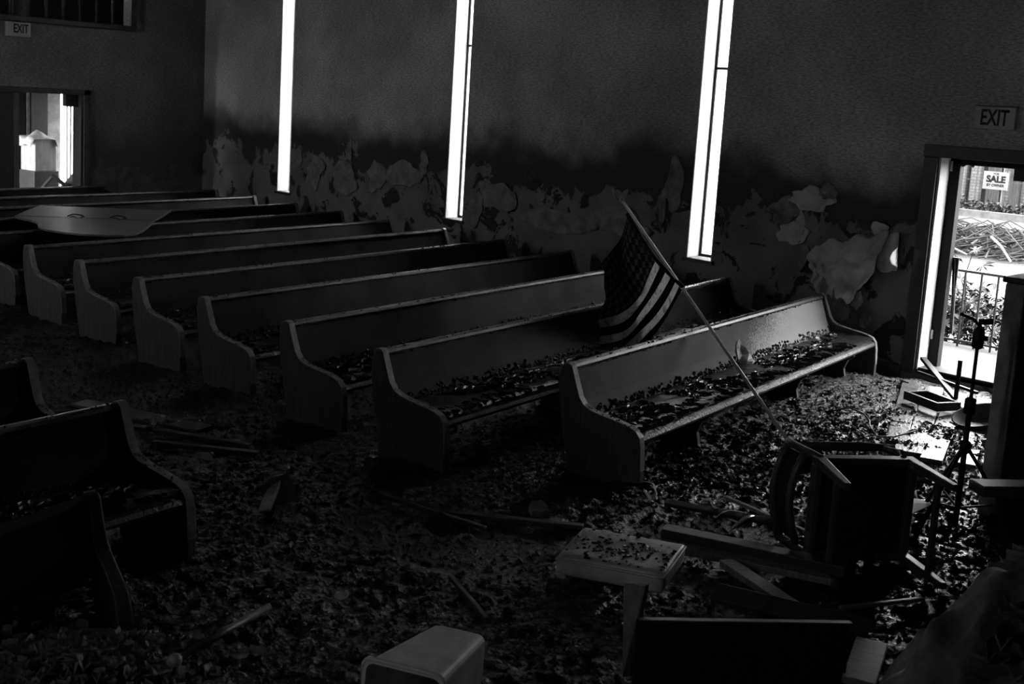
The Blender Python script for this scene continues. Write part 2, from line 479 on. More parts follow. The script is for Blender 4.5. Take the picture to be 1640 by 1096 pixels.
# ------------------------------------------------------------------ mesh helpers
class MB:
    def __init__(self):
        self.v = []
        self.f = []

    def add(self, verts, faces):
        n = len(self.v)
        self.v.extend([tuple(map(float, p)) for p in verts])
        self.f.extend([tuple(i + n for i in f) for f in faces])
        return self

    def box(self, x0, x1, y0, y1, z0, z1):
        return self.add([(x0, y0, z0), (x1, y0, z0), (x1, y1, z0), (x0, y1, z0), (x0, y0, z1), (x1, y0, z1), (x1, y1, z1), (x0, y1, z1)],
                        [(0, 3, 2, 1), (4, 5, 6, 7), (0, 1, 5, 4), (1, 2, 6, 5), (2, 3, 7, 6), (3, 0, 4, 7)])

    def prism(self, prof, lo, hi, axis=1):
        """extrude a 2D outline (ccw or cw) along an axis. axis 1: profile (x,z) along y; 2: (x,y) along z; 0: (y,z) along x"""
        n = len(prof)

        def P(p, t):
            return {1: (p[0], t, p[1]), 2: (p[0], p[1], t), 0: (t, p[0], p[1])}[axis]
        vs = [P(p, lo) for p in prof] + [P(p, hi) for p in prof]
        fs = [tuple(range(n)), tuple(range(2 * n - 1, n - 1, -1))]
        fs += [(i, i + n, (i + 1) % n + n, (i + 1) % n) for i in range(n)]
        return self.add(vs, fs)

    def tube(self, path, r, seg=8, r2=None, cap=True):
        path = [Vector(p) for p in path]
        n = len(path)
        rings = []
        up = Vector((0, 0, 1))
        for i, p in enumerate(path):
            t = (path[min(i + 1, n - 1)] - path[max(i - 1, 0)]).normalized()
            a = t.cross(up)
            if a.length < 1e-3:
                a = t.cross(Vector((1, 0, 0)))
            a.normalize()
            b = t.cross(a)
            rad = r if r2 is None else r + (r2 - r) * i / (n - 1)
            if isinstance(r, (list, tuple)):
                rad = r[i]
            rings.append([p + (a * math.cos(2 * math.pi * k / seg) + b * math.sin(2 * math.pi * k / seg)) * rad for k in range(seg)])
        vs = [q for R in rings for q in R]
        fs = []
        for i in range(n - 1):
            for k in range(seg):
                k2 = (k + 1) % seg
                fs.append((i * seg + k, i * seg + k2, (i + 1) * seg + k2, (i + 1) * seg + k))
        if cap:
            fs.append(tuple(range(seg - 1, -1, -1)))
            fs.append(tuple((n - 1) * seg + k for k in range(seg)))
        return self.add(vs, fs)

    def lathe(self, prof, c=(0, 0, 0), seg=16):
        vs, fs = [], []
        for r, z in prof:
            for k in range(seg):
                a = 2 * math.pi * k / seg
                vs.append((c[0] + r * math.cos(a), c[1] + r * math.sin(a), c[2] + z))
        for i in range(len(prof) - 1):
            for k in range(seg):
                k2 = (k + 1) % seg
                fs.append((i * seg + k, i * seg + k2, (i + 1) * seg + k2, (i + 1) * seg + k))
        fs.append(tuple(range(seg - 1, -1, -1)))
        fs.append(tuple((len(prof) - 1) * seg + k for k in range(seg)))
        return self.add(vs, fs)

    def blob(self, c, r, seg=6, squash=.7, jit=.25, rnd=random):
        vs = [(c[0], c[1], c[2] + r * squash)]
        for j in (1, 2):
            a = math.pi * j / 3
            for k in range(seg):
                b = 2 * math.pi * k / seg
                q = r * (1 + rnd.uniform(-jit, jit))
                vs.append((c[0] + q * math.sin(a) * math.cos(b), c[1] + q * math.sin(a) * math.sin(b), c[2] + q * squash * math.cos(a)))
        vs.append((c[0], c[1], c[2] - r * squash))
        fs = [(0, 1 + k, 1 + (k + 1) % seg) for k in range(seg)]
        fs += [(1 + k, 1 + seg + k, 1 + seg + (k + 1) % seg, 1 + (k + 1) % seg) for k in range(seg)]
        fs += [(1 + 2 * seg, 1 + seg + (k + 1) % seg, 1 + seg + k) for k in range(seg)]
        return self.add(vs, fs)

    def flake(self, c, l, w, ang, curl, tilt=0.0, th=.004, rnd=random):
        """one curled mud flake: a thin bent plate with thickness"""
        nx = 4
        vt, vb = [], []
        ca, sa = math.cos(ang), math.sin(ang)
        for i in range(nx):
            s = (i / (nx - 1) - .5)
            for j in range(3):
                t = (j / 2 - .5)
                k = 1 - .5 * abs(2 * s) ** 2
                x = s * l
                y = t * w * k * (1 + rnd.uniform(-.35, .35))
                z = curl * (4 * t * t) * w + .15 * curl * l * s * s + tilt * y
                px, py = c[0] + x * ca - y * sa, c[1] + x * sa + y * ca
                vt.append((px, py, c[2] + z + th))
                vb.append((px, py, c[2] + z))
        n = nx * 3
        fs = []
        for i in range(nx - 1):
            for j in range(2):
                a = i * 3 + j
                fs.append((a, a + 3, a + 4, a + 1))
                fs.append((n + a, n + a + 1, n + a + 4, n + a + 3))
        rim = [i * 3 for i in range(nx)] + [(nx - 1) * 3 + 1] + [i * 3 + 2 for i in range(nx - 1, -1, -1)] + [1]
        for q in range(len(rim)):
            a, b = rim[q], rim[(q + 1) % len(rim)]
            fs.append((a, b, n + b, n + a))
        return self.add(vt + vb, fs)

    def mesh(self, name, m, smooth=False):
        me = bpy.data.meshes.new(name)
        me.from_pydata(self.v, [], self.f)
        me.validate()
        me.materials.append(m)
        if smooth:
            me.polygons.foreach_set('use_smooth', [True] * len(me.polygons))
        me.update()
        bm = bmesh.new()
        bm.from_mesh(me)
        bmesh.ops.recalc_face_normals(bm, faces=bm.faces)
        bm.to_mesh(me)
        bm.free()
        return me

    def build(self, name, m, parent=None, smooth=False, bevel=0.0, seg=2):
        o = bpy.data.objects.new(name, self.mesh(name, m, smooth))
        COL.objects.link(o)
        if parent is not None:
            o.parent = parent
        if bevel:
            bv = o.modifiers.new('bevel', 'BEVEL')
            bv.width = bevel
            bv.segments = seg
            bv.limit_method = 'ANGLE'
            bv.angle_limit = math.radians(35)
        return o


def tag(o, label=None, cat=None, group=None, kind=None):
    if label:
        o['label'] = label
    if cat:
        o['category'] = cat
    if group:
        o['group'] = group
    if kind:
        o['kind'] = kind
    return o


def empty(name, loc=(0, 0, 0), rot=(0, 0, 0), label=None, cat=None, group=None):
    o = bpy.data.objects.new(name, None)
    o.empty_display_size = .1
    COL.objects.link(o)
    o.location = loc
    o.rotation_euler = rot
    return tag(o, label, cat, group)


KIDS = {}


def copy_tree(o, parent=None):
    c = o.copy()
    COL.objects.link(c)
    if parent is not None:
        c.parent = parent
    for ch in [q for q in COL.objects if q.parent == o]:
        copy_tree(ch, c)
    return c


def struct(mb, name, m, parent=None, bevel=0.0, smooth=False):
    o = mb.build(name, m, parent, bevel=bevel, smooth=smooth)
    if parent is None:
        o['kind'] = 'structure'
    return o


def text_mesh(name, s, size, m, parent, loc, rot, xs=1.0, bold=0.0, depth=.002):
    cu = bpy.data.curves.new(name, 'FONT')
    cu.body = s
    cu.size = size
    cu.align_x = 'CENTER'
    cu.align_y = 'CENTER'
    cu.offset = bold
    cu.extrude = depth
    t = bpy.data.objects.new(name, cu)
    COL.objects.link(t)
    bpy.context.view_layer.update()
    me = bpy.data.meshes.new_from_object(t.evaluated_get(bpy.context.evaluated_depsgraph_get()))
    bpy.data.objects.remove(t, do_unlink=True)
    me.materials.clear()
    me.materials.append(m)
    o = bpy.data.objects.new(name, me)
    COL.objects.link(o)
    o.parent = parent
    o.location = loc
    o.rotation_euler = rot
    o.scale = (xs, 1, 1)
    return o


# ------------------------------------------------------------------ room shell
def wall_with_holes(axis, at, thick, u0, u1, z0, z1, holes):
    """wall slab as blocks around its openings. axis 'x': runs along x at y in [at, at+thick]; 'y': along y at x"""
    mb = MB()

    def blk(a, b, c, d):
        if b - a < 1e-4 or d - c < 1e-4:
            return
        lo, hi = sorted((at, at + thick))
        if axis == 'x':
            mb.box(a, b, lo, hi, c, d)
        else:
            mb.box(lo, hi, a, b, c, d)
    cur = u0
    for (a, b, c, d) in sorted(holes):
        blk(cur, a, z0, z1)
        if isinstance(c, (list, tuple)):
            pass
        blk(a, b, z0, c)
        blk(a, b, d, z1)
        cur = b
    blk(cur, u1, z0, z1)
    return mb


holes = [(a, b, WIN_Z[0], WIN_Z[1]) for a, b in WIN_X] + [(DOOR_X[0], DOOR_X[1], DOOR_Z[0], DOOR_Z[1])]
wall_far = struct(wall_with_holes('x', YW, WT, XB - .3, XF + .3, -.3, ZC, holes), 'wall_far', M['wall'])
BD_Y, BD_Z = (-.2, 1.95), (0, 2.02)          # opening in the back wall
BAL_Y, BAL_Z = (-3.2, 2.72), (3.06, 4.7)     # gallery opening above it
mbk = MB()
xa, xb = XB - .25, XB
for (a, b, c, d) in [(YN, BAL_Y[0], -.3, ZC), (BAL_Y[0], BD_Y[0], -.3, BAL_Z[0]), (BD_Y[0], BD_Y[1], BD_Z[1], BAL_Z[0]),
                     (BD_Y[1], BAL_Y[1], -.3, BAL_Z[0]), (BAL_Y[0], BAL_Y[1], BAL_Z[1], ZC), (BAL_Y[1], YW + .1, -.3, ZC), (BD_Y[0], BD_Y[1], -.3, 0)]:
    mbk.box(xa, xb, a, b, c, d)
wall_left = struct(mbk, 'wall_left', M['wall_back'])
wall_near = struct(wall_with_holes('x', YN, -WT, XB - .3, XF + .3, -.3, ZC, [(a, b, .8, 5.0) for a, b in NEAR_FILL_WIN]), 'wall_near', M['plaster_plain'])
wall_right = struct(wall_with_holes('y', XF, WT, YN - .3, YW + .3, -.3, ZC, [(a, b, CH_Z[0], CH_Z[1]) for a, b in CH_WIN]), 'wall_right', M['plaster_plain'])
struct(MB().box(XB - .5, XF + .5, YN - .5, YW + .5, ZC, ZC + .2), 'ceiling', M['ceiling'])
struct(MB().box(XB - .5, XF + .5, YN - .5, YW + .29, -.4, -.15), 'floor', M['concrete'])

# mud layer: one relief mesh over the floor
xs = np.concatenate([np.arange(XB + .02, -6.0, .06), np.arange(-6.0, -2.2, .034), np.arange(-2.2, 5.0, .021), np.arange(5.0, XF - .01, .06)])
ys = np.concatenate([np.arange(YN + .02, -5.0, .06), np.arange(-5.0, 2.2, .021), np.arange(2.2, YW - .012, .028)])
gx, gy = np.meshgrid(xs, ys, indexing='ij')
gz = mud_height(gx, gy)
nx_, ny_ = gx.shape
me = bpy.data.meshes.new('mud_layer')
co = np.stack([gx, gy, gz], -1).reshape(-1, 3)
idx = np.arange(nx_ * ny_).reshape(nx_, ny_)
quads = np.stack([idx[:-1, :-1], idx[1:, :-1], idx[1:, 1:], idx[:-1, 1:]], -1).reshape(-1, 4)
me.vertices.add(len(co))
me.vertices.foreach_set('co', co.ravel())
me.loops.add(quads.size)
me.loops.foreach_set('vertex_index', quads.ravel().astype(np.int32))
me.polygons.add(len(quads))
me.polygons.foreach_set('loop_start', np.arange(0, quads.size, 4, dtype=np.int32))
me.polygons.foreach_set('use_smooth', np.ones(len(quads), bool))
me.update(calc_edges=True)
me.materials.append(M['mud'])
mud = bpy.data.objects.new('mud_layer', me)
COL.objects.link(mud)
tag(mud, 'wet lumpy black flood mud covering the whole church floor', 'mud', kind='stuff')


def mz(x, y):
    return float(mud_height(np.array([x]), np.array([y]))[0])


# clods and curled flakes strewn over the mud
cl = MB()
rc = random.Random(3)
for i in range(34000):
    x = rc.uniform(-2.2, 4.2)
    y = rc.uniform(-5.0, 3.8)
    if i % 5 == 1:
        x, y = rc.uniform(-7.0, -2.2), rc.uniform(-4.2, -1.0)
    if i % 3 == 0:
        x, y = rc.gauss(1.9, .8), rc.gauss(1.6, 1.3)
        if not (-1 < x < 4 and -2 < y < 3.9):
            continue
    r = rc.uniform(.006, .016) * (1.6 if rc.random() < .08 else 1)
    z = mz(x, y) if i < 0 else None
    cl.v.append((x, y, r))
pts = np.array([(a, b) for a, b, _ in cl.v])
rad = np.array([c for _, _, c in cl.v])
hz = mud_height(pts[:, 0], pts[:, 1])
cl = MB()
for (x, y), r, h in zip(pts, rad, hz):
    o6 = [(x + r * rc.uniform(.7, 1.4), y, h), (x - r * rc.uniform(.7, 1.4), y, h), (x, y + r * rc.uniform(.7, 1.4), h), (x, y - r * rc.uniform(.7, 1.4), h),
          (x + rc.uniform(-.3, .3) * r, y, h + r * rc.uniform(.5, 1)), (x, y, h - r)]
    cl.add(o6, [(0, 2, 4), (2, 1, 4), (1, 3, 4), (3, 0, 4), (2, 0, 5), (1, 2, 5), (3, 1, 5), (0, 3, 5)])
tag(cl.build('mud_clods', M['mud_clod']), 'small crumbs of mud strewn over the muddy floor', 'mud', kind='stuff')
fk = MB()
for i in range(1500):
    x, y = rc.uniform(.2, 3.2), rc.uniform(-.6, 3.7)
    if i > 800:
        x, y = rc.uniform(-1, 3.4), rc.uniform(-4.8, 1.5)
    fk.flake((x, y, mz(x, y) - .002), rc.uniform(.025, .07), rc.uniform(.012, .03), rc.uniform(0, 3.14), rc.uniform(.2, .8), rc.uniform(-.4, .4), rnd=rc)
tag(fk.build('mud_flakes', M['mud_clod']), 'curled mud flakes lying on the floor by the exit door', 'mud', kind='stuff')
hp = MB()
for i in range(620):
    a, q = rc.uniform(0, 6.28), abs(rc.gauss(0, .22))
    x, y = 1.42 + q * math.cos(a) * 1.1, -4.38 + q * math.sin(a)
    hp.flake((x, y, mz(x, y) + rc.uniform(0, .02)), rc.uniform(.03, .08), rc.uniform(.02, .05), rc.uniform(0, 3.14), rc.uniform(.2, .7), rc.uniform(-.6, .6), th=.006, rnd=rc)
tag(hp.build('mud_flake_heap', M['heap']), 'heap of broken mud flakes below the tall-backed pew at lower left', 'mud', kind='stuff')

# ------------------------------------------------------------------ windows and exit door
for i, (a, b) in enumerate(WIN_X):
    w = empty('window_%d' % (i + 1), (a, YW, WIN_Z[0]))
    w['kind'] = 'structure'
    W_, H_ = b - a, WIN_Z[1] - WIN_Z[0]
    for x_ in (0.0, W_ - .012):
        MB().box(x_, x_ + .012, .0, WT, 0, H_).build('window_reveal', M['reveal'], w)
    fr = MB()
    fr.box(.012, .04, WT - .07, WT - .03, .0, H_).box(W_ - .03, W_ - .012, WT - .07, WT - .03, 0, H_)
    fr.box(.04, W_ - .03, WT - .07, WT - .03, 0, .03)
    fr.build('window_frame', M['frame_metal'] if i else M['reveal'], w)
    rail_z = (2.35, 2.18, 1.98)[i]
    MB().box(.04, W_ - .03, WT - .07, WT - .03, rail_z, rail_z + .025).build('meeting_rail', M['frame_metal'], w)
    MB().box(.03, W_ - .02, WT - .055, WT - .049, .02, rail_z + .01).build('pane', M['frosted'], w)
    MB().box(.03, W_ - .02, WT - .055, WT - .049, rail_z + .015, H_).build('pane', M['frosted'], w)
    MB().box(-.035, W_ + .03, -.03, .1, -.04, -.002).build('window_sill', M['casing'], w, bevel=.004)

door = empty('door_1', (DOOR_X[0], YW, 0))
door['kind'] = 'structure'
DW = DOOR_X[1] - DOOR_X[0]
MB().box(-.13, -.005, -.03, 0, .04, 2.02).build('door_casing', M['casing'], door, bevel=.006)
MB().box(DW + .005, DW + .13, -.03, 0, .04, 2.02).build('door_casing', M['casing'], door, bevel=.006)
MB().box(-.14, DW + .14, -.032, 0, 2.02, 2.13).build('door_header', M['casing'], door, bevel=.006)
MB().box(0, .022, -.01, .19, .08, 2.05).build('door_jamb', M['white_paint'], door, bevel=.004)
MB().box(DW - .022, DW, -.01, .19, .08, 2.05).build('door_jamb', M['white_paint'], door, bevel=.004)
MB().box(0, .115, .19, .28, .08, 2.06).build('storm_frame', M['frame_metal'], door, bevel=.006)
MB().box(DW - .115, DW, .19, .28, .08, 2.06).build('storm_frame', M['frame_metal'], door, bevel=.006)
MB().box(.0, DW, .19, .28, 1.965, 2.06).build('storm_frame_head', M['frame_metal'], door, bevel=.006)
MB().box(.58, .88, .20, .26, 1.86, 1.97).build('door_closer', M['black_metal'], door, bevel=.01)
MB().tube([(.12, .23, 1.955), (.17, .22, 1.985), (.22, .23, 1.955)], .012).build('closer_arm', M['black_metal'], door)
MB().box(0, DW, .0, .32, .045, .10).build('threshold', M['concrete'], door, bevel=.004)
for z_ in (.35, 1.90):
    MB().box(.03, .05, .17, .192, z_, z_ + .09).build('hinge', M['brass'], door)
st = MB().tube([(1.05, 4.24, .42), (1.02, 4.27, .75), (.985, 4.275, 1.12)], .018, 8).build('leaning_bar', M['black_metal'])
tag(st, 'dark bar leaning against the left side of the exit door frame', 'bar')
MB().box(1.0, 1.03, 4.265, 4.28, .84, 1.12).build('bar_plate', M['black_metal'], st)

bb = MB()
edges = [(XB, WIN_X[2][1] + 2.2 - .03)]
bb.box(XB, DOOR_X[0] - .135, YW - .02, YW, -.03, .09)
struct(bb, 'baseboard_far', M['casing'], bevel=.004)
struct(MB().box(XB, XB + .02, BD_Y[1] + .12, YW - .02, -.03, .1), 'baseboard_left', M['casing'], bevel=.004)


# ------------------------------------------------------------------ peeling wall covering (parts of the far wall)
def flap(parent, cx, cz, w, h, lift, lift_dir, m, seed, base=.006, jag=.22, sag=0.0, name='wallpaper_flap'):
    r_ = random.Random(seed)
    nr, na = 7, 26
    jit = [1 + r_.uniform(-jag, jag) for _ in range(na)]
    jit = [(jit[i] * 2 + jit[i - 1] + jit[(i + 1) % na]) / 4 for i in range(na)]
    vs = [(cx, YW - base - sag, cz)]
    for i in range(1, nr + 1):
        for k in range(na):
            a = 2 * math.pi * k / na
            q = i / nr * jit[k]
            dx, dz = math.cos(a) * q, math.sin(a) * q
            s = max(0, dx * lift_dir[0] + dz * lift_dir[1])
            out = base + lift * s ** 2.2 + sag * max(0, 1 - q * q)
            curl = lift * .5 * max(0, s - .7)
            out += .012 * math.sin(7 * dx + 5 * dz + seed) * q + .006 * math.sin(17 * dx - 11 * dz + seed)
            vs.append((cx + dx * w - curl * lift_dir[0], YW - max(out, .002), cz + dz * h - curl * lift_dir[1]))
    fs = [(0, 1 + k, 1 + (k + 1) % na) for k in range(na)]
    for i in range(nr - 1):
        for k in range(na):
            k2 = (k + 1) % na
            fs.append((1 + i * na + k, 1 + (i + 1) * na + k, 1 + (i + 1) * na + k2, 1 + i * na + k2))
    o = MB().add(vs, fs).build(name, m, parent, smooth=True)
    s = o.modifiers.new('thickness', 'SOLIDIFY')
    s.thickness = .0035
    return o


WPM, WPD = M['wallpaper'], M['wallpaper_dark']
# the big sagging sheet by the exit door with its rolled-over corner
rj = random.Random(4)
bv, bf, nb, mb_ = [], [], 30, 26
for i in range(nb + 1):
    for j in range(mb_ + 1):
        u, t = i / nb * 2 - 1, j / mb_                      # t: 0 bottom edge, 1 top edge
        half = .40 * (1 - .35 * (1 - t) ** 1.5) * (1 - .25 * max(0, t - .7))
        jagb = .05 * math.sin(7 * u + 1) + .035 * math.sin(19 * u) + rj.uniform(-.012, .012)
        zb, zt = .64 + .10 * abs(u) ** 1.5 + jagb, 1.20 + .10 * u + .03 * math.sin(9 * u)
        z = zb + (zt - zb) * t
        out = .012 + .15 * math.sin(math.pi * min(1, (1 - t) * .80)) * (1 - .45 * u * u) - .055 * math.exp(-((t - .56 - .06 * u) / .055) ** 2) + .16 * max(0, .22 - t) / .22 * (.5 + .5 * abs(math.sin(4 * u + .6)))
        out += .012 * math.sin(6 * u + 4 * t) + .007 * math.sin(15 * u - 7 * t)
        bv.append((.08 + u * half + .02 * math.sin(8 * t), YW - max(out, .004), z))
for i in range(nb):
    for j in range(mb_):
        a = i * (mb_ + 1) + j
        bf.append((a, a + mb_ + 1, a + mb_ + 2, a + 1))
sag_o = MB().add(bv, bf).build('wallpaper_flap', WPM, wall_far, smooth=True)
sag_o.modifiers.new('thickness', 'SOLIDIFY').thickness = .004
flap(wall_far, .52, 1.10, .14, .20, .22, (.95, .1), WPM, 2, jag=.3)
flap(wall_far, .38, 1.33, .09, .07, .06, (.3, 1), WPM, 3)
flap(wall_far, -.14, .80, .11, .16, .12, (-.6, -.8), WPM, 5)
for i, (x, z, w, h) in enumerate([(-.36, 1.52, .22, .11), (-.62, 1.40, .2, .12), (-.18, 1.62, .08, .08), (-.55, 1.18, .16, .12), (.08, .50, .09, .11), (-.05, .42, .12, .07),
                                  (.24, .62, .06, .09), (.33, .45, .05, .07), (-.36, .95, .07, .14), (-.45, 1.25, .05, .16)]):
    flap(wall_far, x, z, w, h, random.uniform(.03, .09), (random.uniform(-1, 1), -.8), WPD if i % 3 else WPM, 20 + i, jag=.45)
# strips between the windows
for i, (x, z, w, h) in enumerate([(-1.97, 1.5, .12, .26), (-2.12, 1.28, .05, .2), (-4.62, 1.12, .34, .18), (-4.95, 1.0, .12, .22), (-6.35, 1.22, .34, .18), (-6.9, 1.18, .2, .2),
                                  (-7.6, 1.1, .3, .2), (-8.3, 1.12, .25, .22), (-3.6, .92, .5, .16), (-2.7, 1.02, .4, .16), (-8.65, 1.3, .06, .14), (-7.5, 1.48, .05, .16), (-5.95, 1.4, .08, .18)]):
    flap(wall_far, x, z, w, h, random.uniform(.01, .05), (random.uniform(-1, 1), random.uniform(-1, .2)), WPD, 60 + i, jag=.5)
# socket plate on the wall
ol = empty('wall_outlet', (-.62, YW - .001, .50), label='small wall socket plate low on the peeling wall behind the second pew', cat='outlet')
MB().box(-.04, .04, -.012, 0, -.06, .06).build('plate', M['casing'], ol, bevel=.003)
for dz in (-.025, .025):
    MB().box(-.018, .018, -.016, -.010, dz - .014, dz + .014).build('socket', M['black_metal'], ol)


# ------------------------------------------------------------------ pews
PROF = [(-.025, .60), (-.012, .655), (.008, .677), (.04, .682), (.066, .665), (.082, .62), (.105, .55), (.132, .48), (.165, .437), (.215, .412), (.30, .395), (.42, .378),
        (.50, .362), (.548, .342), (.577, .305), (.589, .25), (.600, .10), (.604, -.06), (.085, -.06), (.06, .09), (.012, .30), (-.018, .48)]


def crust_mesh(L, seed):
    r_ = random.Random(seed)
    f = make_noise(seed + 70)

    def fn(a, b):
        return float(f(np.array([a + 60.]), np.array([b + 60.]))[0])
    mb = MB()
    # beads of mud along the foot of the backrest
    for i in range(int(L * 120)):
        y = -L + .06 + (L - .12) * r_.random()
        dens = fn(y * 3, 1)
        t = abs(r_.gauss(0, .30 + .30 * dens))
        if t > 1.1:
            continue
        z = .335 + t * .055
        x = .150 - (z - .32) * .33 + .018
        mb.blob((x - .006, y, z), r_.uniform(.008, .016), 6, 1.0, .2, r_)
    # a smooth mud sheet with a relief, over the seat
    n, m = int(L / .03), 16
    n0 = len(mb.v)
    for i in range(n + 1):
        for j in range(m + 1):
            y = -L + .06 + (L - .12) * i / n
            x = .17 + .395 * j / m
            h = .010 + .016 * (fn(y * 9, x * 14) - .5) + .012 * abs(fn(y * 22, x * 16) - .5)
            z = .327 + (x - .16) * .022 + h - (max(0, x - .535) * .5)
            mb.v.append((x, y, z))
    for i in range(n):
        for j in range(m):
            a = n0 + i * (m + 1) + j
            mb.f.append((a, a + 1, a + m + 2, a + m + 1))
    # curled flakes and ribs on the seat
    for i in range(int(L * 430)):
        y = -L + .07 + (L - .14) * r_.random()
        front = r_.random() < .5
        x = r_.uniform(.42, .55) if front else r_.uniform(.22, .45)
        if fn(y * 2.2, x * 5 + 9) < (.14 if front else .24):
            continue
        z = .324 + (x - .14) * .022
        if front:      # ribs towards the front edge
            mb.flake((x, y, z), r_.uniform(.03, .07), r_.uniform(.009, .016), r_.gauss(.25, .35), r_.uniform(.5, 1.1), r_.uniform(-.3, .3), th=.005, rnd=r_)
        else:
            mb.flake((x, y, z), r_.uniform(.03, .10), r_.uniform(.012, .03), r_.gauss(1.3, .6), r_.uniform(.4, 1.1), r_.uniform(-.6, .6), th=.005, rnd=r_)
    # crumbs on the top rail, drips below its front edge
    for i in range(int(L * 24)):
        y = -L + .06 + (L - .12) * r_.random()
        mb.blob((r_.uniform(-.015, .05), y, .672), r_.uniform(.004, .010), 5, .7, .3, r_)
    for i in range(int(L * 40)):
        y = -L + .06 + (L - .12) * r_.random()
        mb.blob((.053, y, r_.uniform(.632, .648)), r_.uniform(.003, .007), 5, 1.3, .3, r_)
    # crumbs along the sloping arm of the near end
    for i in range(40):
        x = r_.uniform(.16, .5)
        z = np.interp(x, [.165, .215, .30, .42, .50], [.437, .412, .395, .378, .362])
        mb.blob((x, r_.choice([-L + .03, -.03]) + r_.uniform(-.025, .025), z + .002), r_.uniform(.004, .01), 5, .7, .3, r_)
    return mb.mesh('mud_crust', M['mud_flake'])


def add_part(name, me, parent, bevel=0):
    o = bpy.data.objects.new(name, me)
    COL.objects.link(o)
    o.parent = parent
    if bevel:
        bv = o.modifiers.new('bevel', 'BEVEL')
        bv.width = bevel
        bv.segments = 2
        bv.limit_method = 'ANGLE'
        bv.angle_limit = math.radians(30)
    return o


END_ME = MB().prism(PROF, 0, .058, 1).mesh('end_panel', M['pew_end'])


def make_pew(L, seed, feet, wood='pew'):
    root = empty('church_pew')
    add_part('end_panel', END_ME, root, .008).location = (0, -.058, 0)
    add_part('end_panel', END_ME, root, .008).location = (0, -L, 0)
    y0, y1 = -L + .05, -.05
    back = [(.005, .645), (.04, .648), (.075, .55), (.115, .44), (.165, .33), (.18, .30), (.145, .285), (.11, .33), (.065, .44), (.03, .55)]
    MB().prism(back, y0, y1, 1).build('backrest', M[wood], root)
    rail = [(-.016, .635), (-.02, .655), (-.008, .668), (.02, .672), (.046, .666), (.055, .65), (.05, .635)]
    MB().prism(rail, y0, y1, 1).build('top_rail', M['pew_rail'], root)
    edge = [(x + dx, z + dz) for (x, z), (dx, dz) in zip(PROF[1:17], [(0, .003)] * 5 + [(.003, .001)] * 3 + [(.002, .002)] * 5 + [(.003, .001)] * 3)]
    for yy in (-.058, -L):
        em = MB()
        for (x, z), (x0, z0) in zip(edge, PROF[1:17]):
            em.v += [(x, yy + .003, z), (x, yy + .055, z), (x0 * .97, yy + .055, z0 - .006), (x0 * .97, yy + .003, z0 - .006)]
        for i in range(len(edge) - 1):
            for k in range(4):
                em.f.append((4 * i + k, 4 * i + 4 + k, 4 * i + 4 + (k + 1) % 4, 4 * i + (k + 1) % 4))
        em.build('edge_strip', M['pew_edge'], root, smooth=False)
    seat = [(.12, .288), (.16, .318), (.30, .318), (.47, .326), (.54, .322), (.572, .305), (.582, .282), (.572, .262), (.535, .25), (.46, .247), (.12, .25)]
    MB().prism(seat, y0, y1, 1).build('seat', M['pew_seat'], root)
    foot = [(.16, .25), (.50, .25), (.50, .20), (.45, .16), (.42, .08), (.44, -.02), (.47, -.06), (.14, -.06)]
    for f in feet:
        MB().prism(foot, -f - .02, -f + .02, 1).build('foot', M['dark_wood'], root, bevel=.004)
    tag(add_part('mud_crust', crust_mesh(L, seed), root), kind='stuff')
    return root


AL, BE, SP, YR = .15151, -.00729, 1.05, 3.68287
LF, LS = 5.314, 4.522
ordn = ['first', 'second', 'third', 'fourth', 'fifth', 'sixth', 'seventh', 'eighth', 'ninth', 'tenth', 'eleventh', 'twelfth']
GP = 'pews of the long window-side block'


def pew_place(o, k, dyaw=0.0):
    o.location = (-k * SP * math.cos(BE), YR - k * SP * math.sin(BE), 0)
    o.rotation_euler = (0, 0, AL + dyaw)


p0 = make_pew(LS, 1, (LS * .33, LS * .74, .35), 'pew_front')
pew_place(p0, 0)
tag(p0, 'short muddy front pew nearest the exit door, with the flagpole leaning on it', 'pew', GP)
protos = [make_pew(LF, 2 + i, (LF * .3, LF * .66)) for i in range(3)]
for k in range(1, 12):
    if k <= 3:
        p = protos[k - 1]
    else:
        p = copy_tree(protos[(k + 1) % 3])
    pew_place(p, k, [0, .0, .004, -.003, .002][k % 5])
    extra = {1: ', the one behind the flag', 6: ', its end near the left frame edge', 7: ', under the grey piano lid', 11: ', farthest from the camera'}.get(k, '')
    tag(p, 'muddy dark pew, %s row from the exit door%s' % (ordn[k], extra), 'pew', GP)

GL = 'pews of the block left of the aisle'
LL = 3.6
q1 = make_pew(LL, 9, (1.2, 2.5))
q1.location = (-.005, -3.46, -.01)
q1.rotation_euler = (0, 0, .15)
tag(q1, 'dark pew with mud-caked sloping arm, middle of three left of the aisle', 'pew', GL)
q0 = copy_tree(q1)
q0.location = (-1.12, -3.44, -.01)
q0.rotation_euler = (0, 0, .10)
tag(q0, 'dark pew end at the left frame edge, rearmost of the three left of the aisle', 'pew', GL)
q2 = copy_tree(q1)
q2.location = (.60, -3.86, -.06)
q2.rotation_euler = (.10, 0, .14)
q2.scale = (1, 1, .76)
for c_ in [o for o in COL.objects if o.parent == q2]:
    if (c_.name.startswith('end_panel') and c_.location.y > -.1) or (c_.name.startswith('edge_strip') and c_.data.vertices[0].co.y > -.1):
        c_.rotation_euler = (0, 0, -.42)            # wrenched-round end panel
    elif c_.name.split('.')[0] in ('seat', 'mud_crust', 'foot'):
        bpy.data.objects.remove(c_, do_unlink=True)     # its seat has come away
tag(q2, 'low seatless dark pew in the lower left corner behind a heap of mud flakes', 'pew', GL)

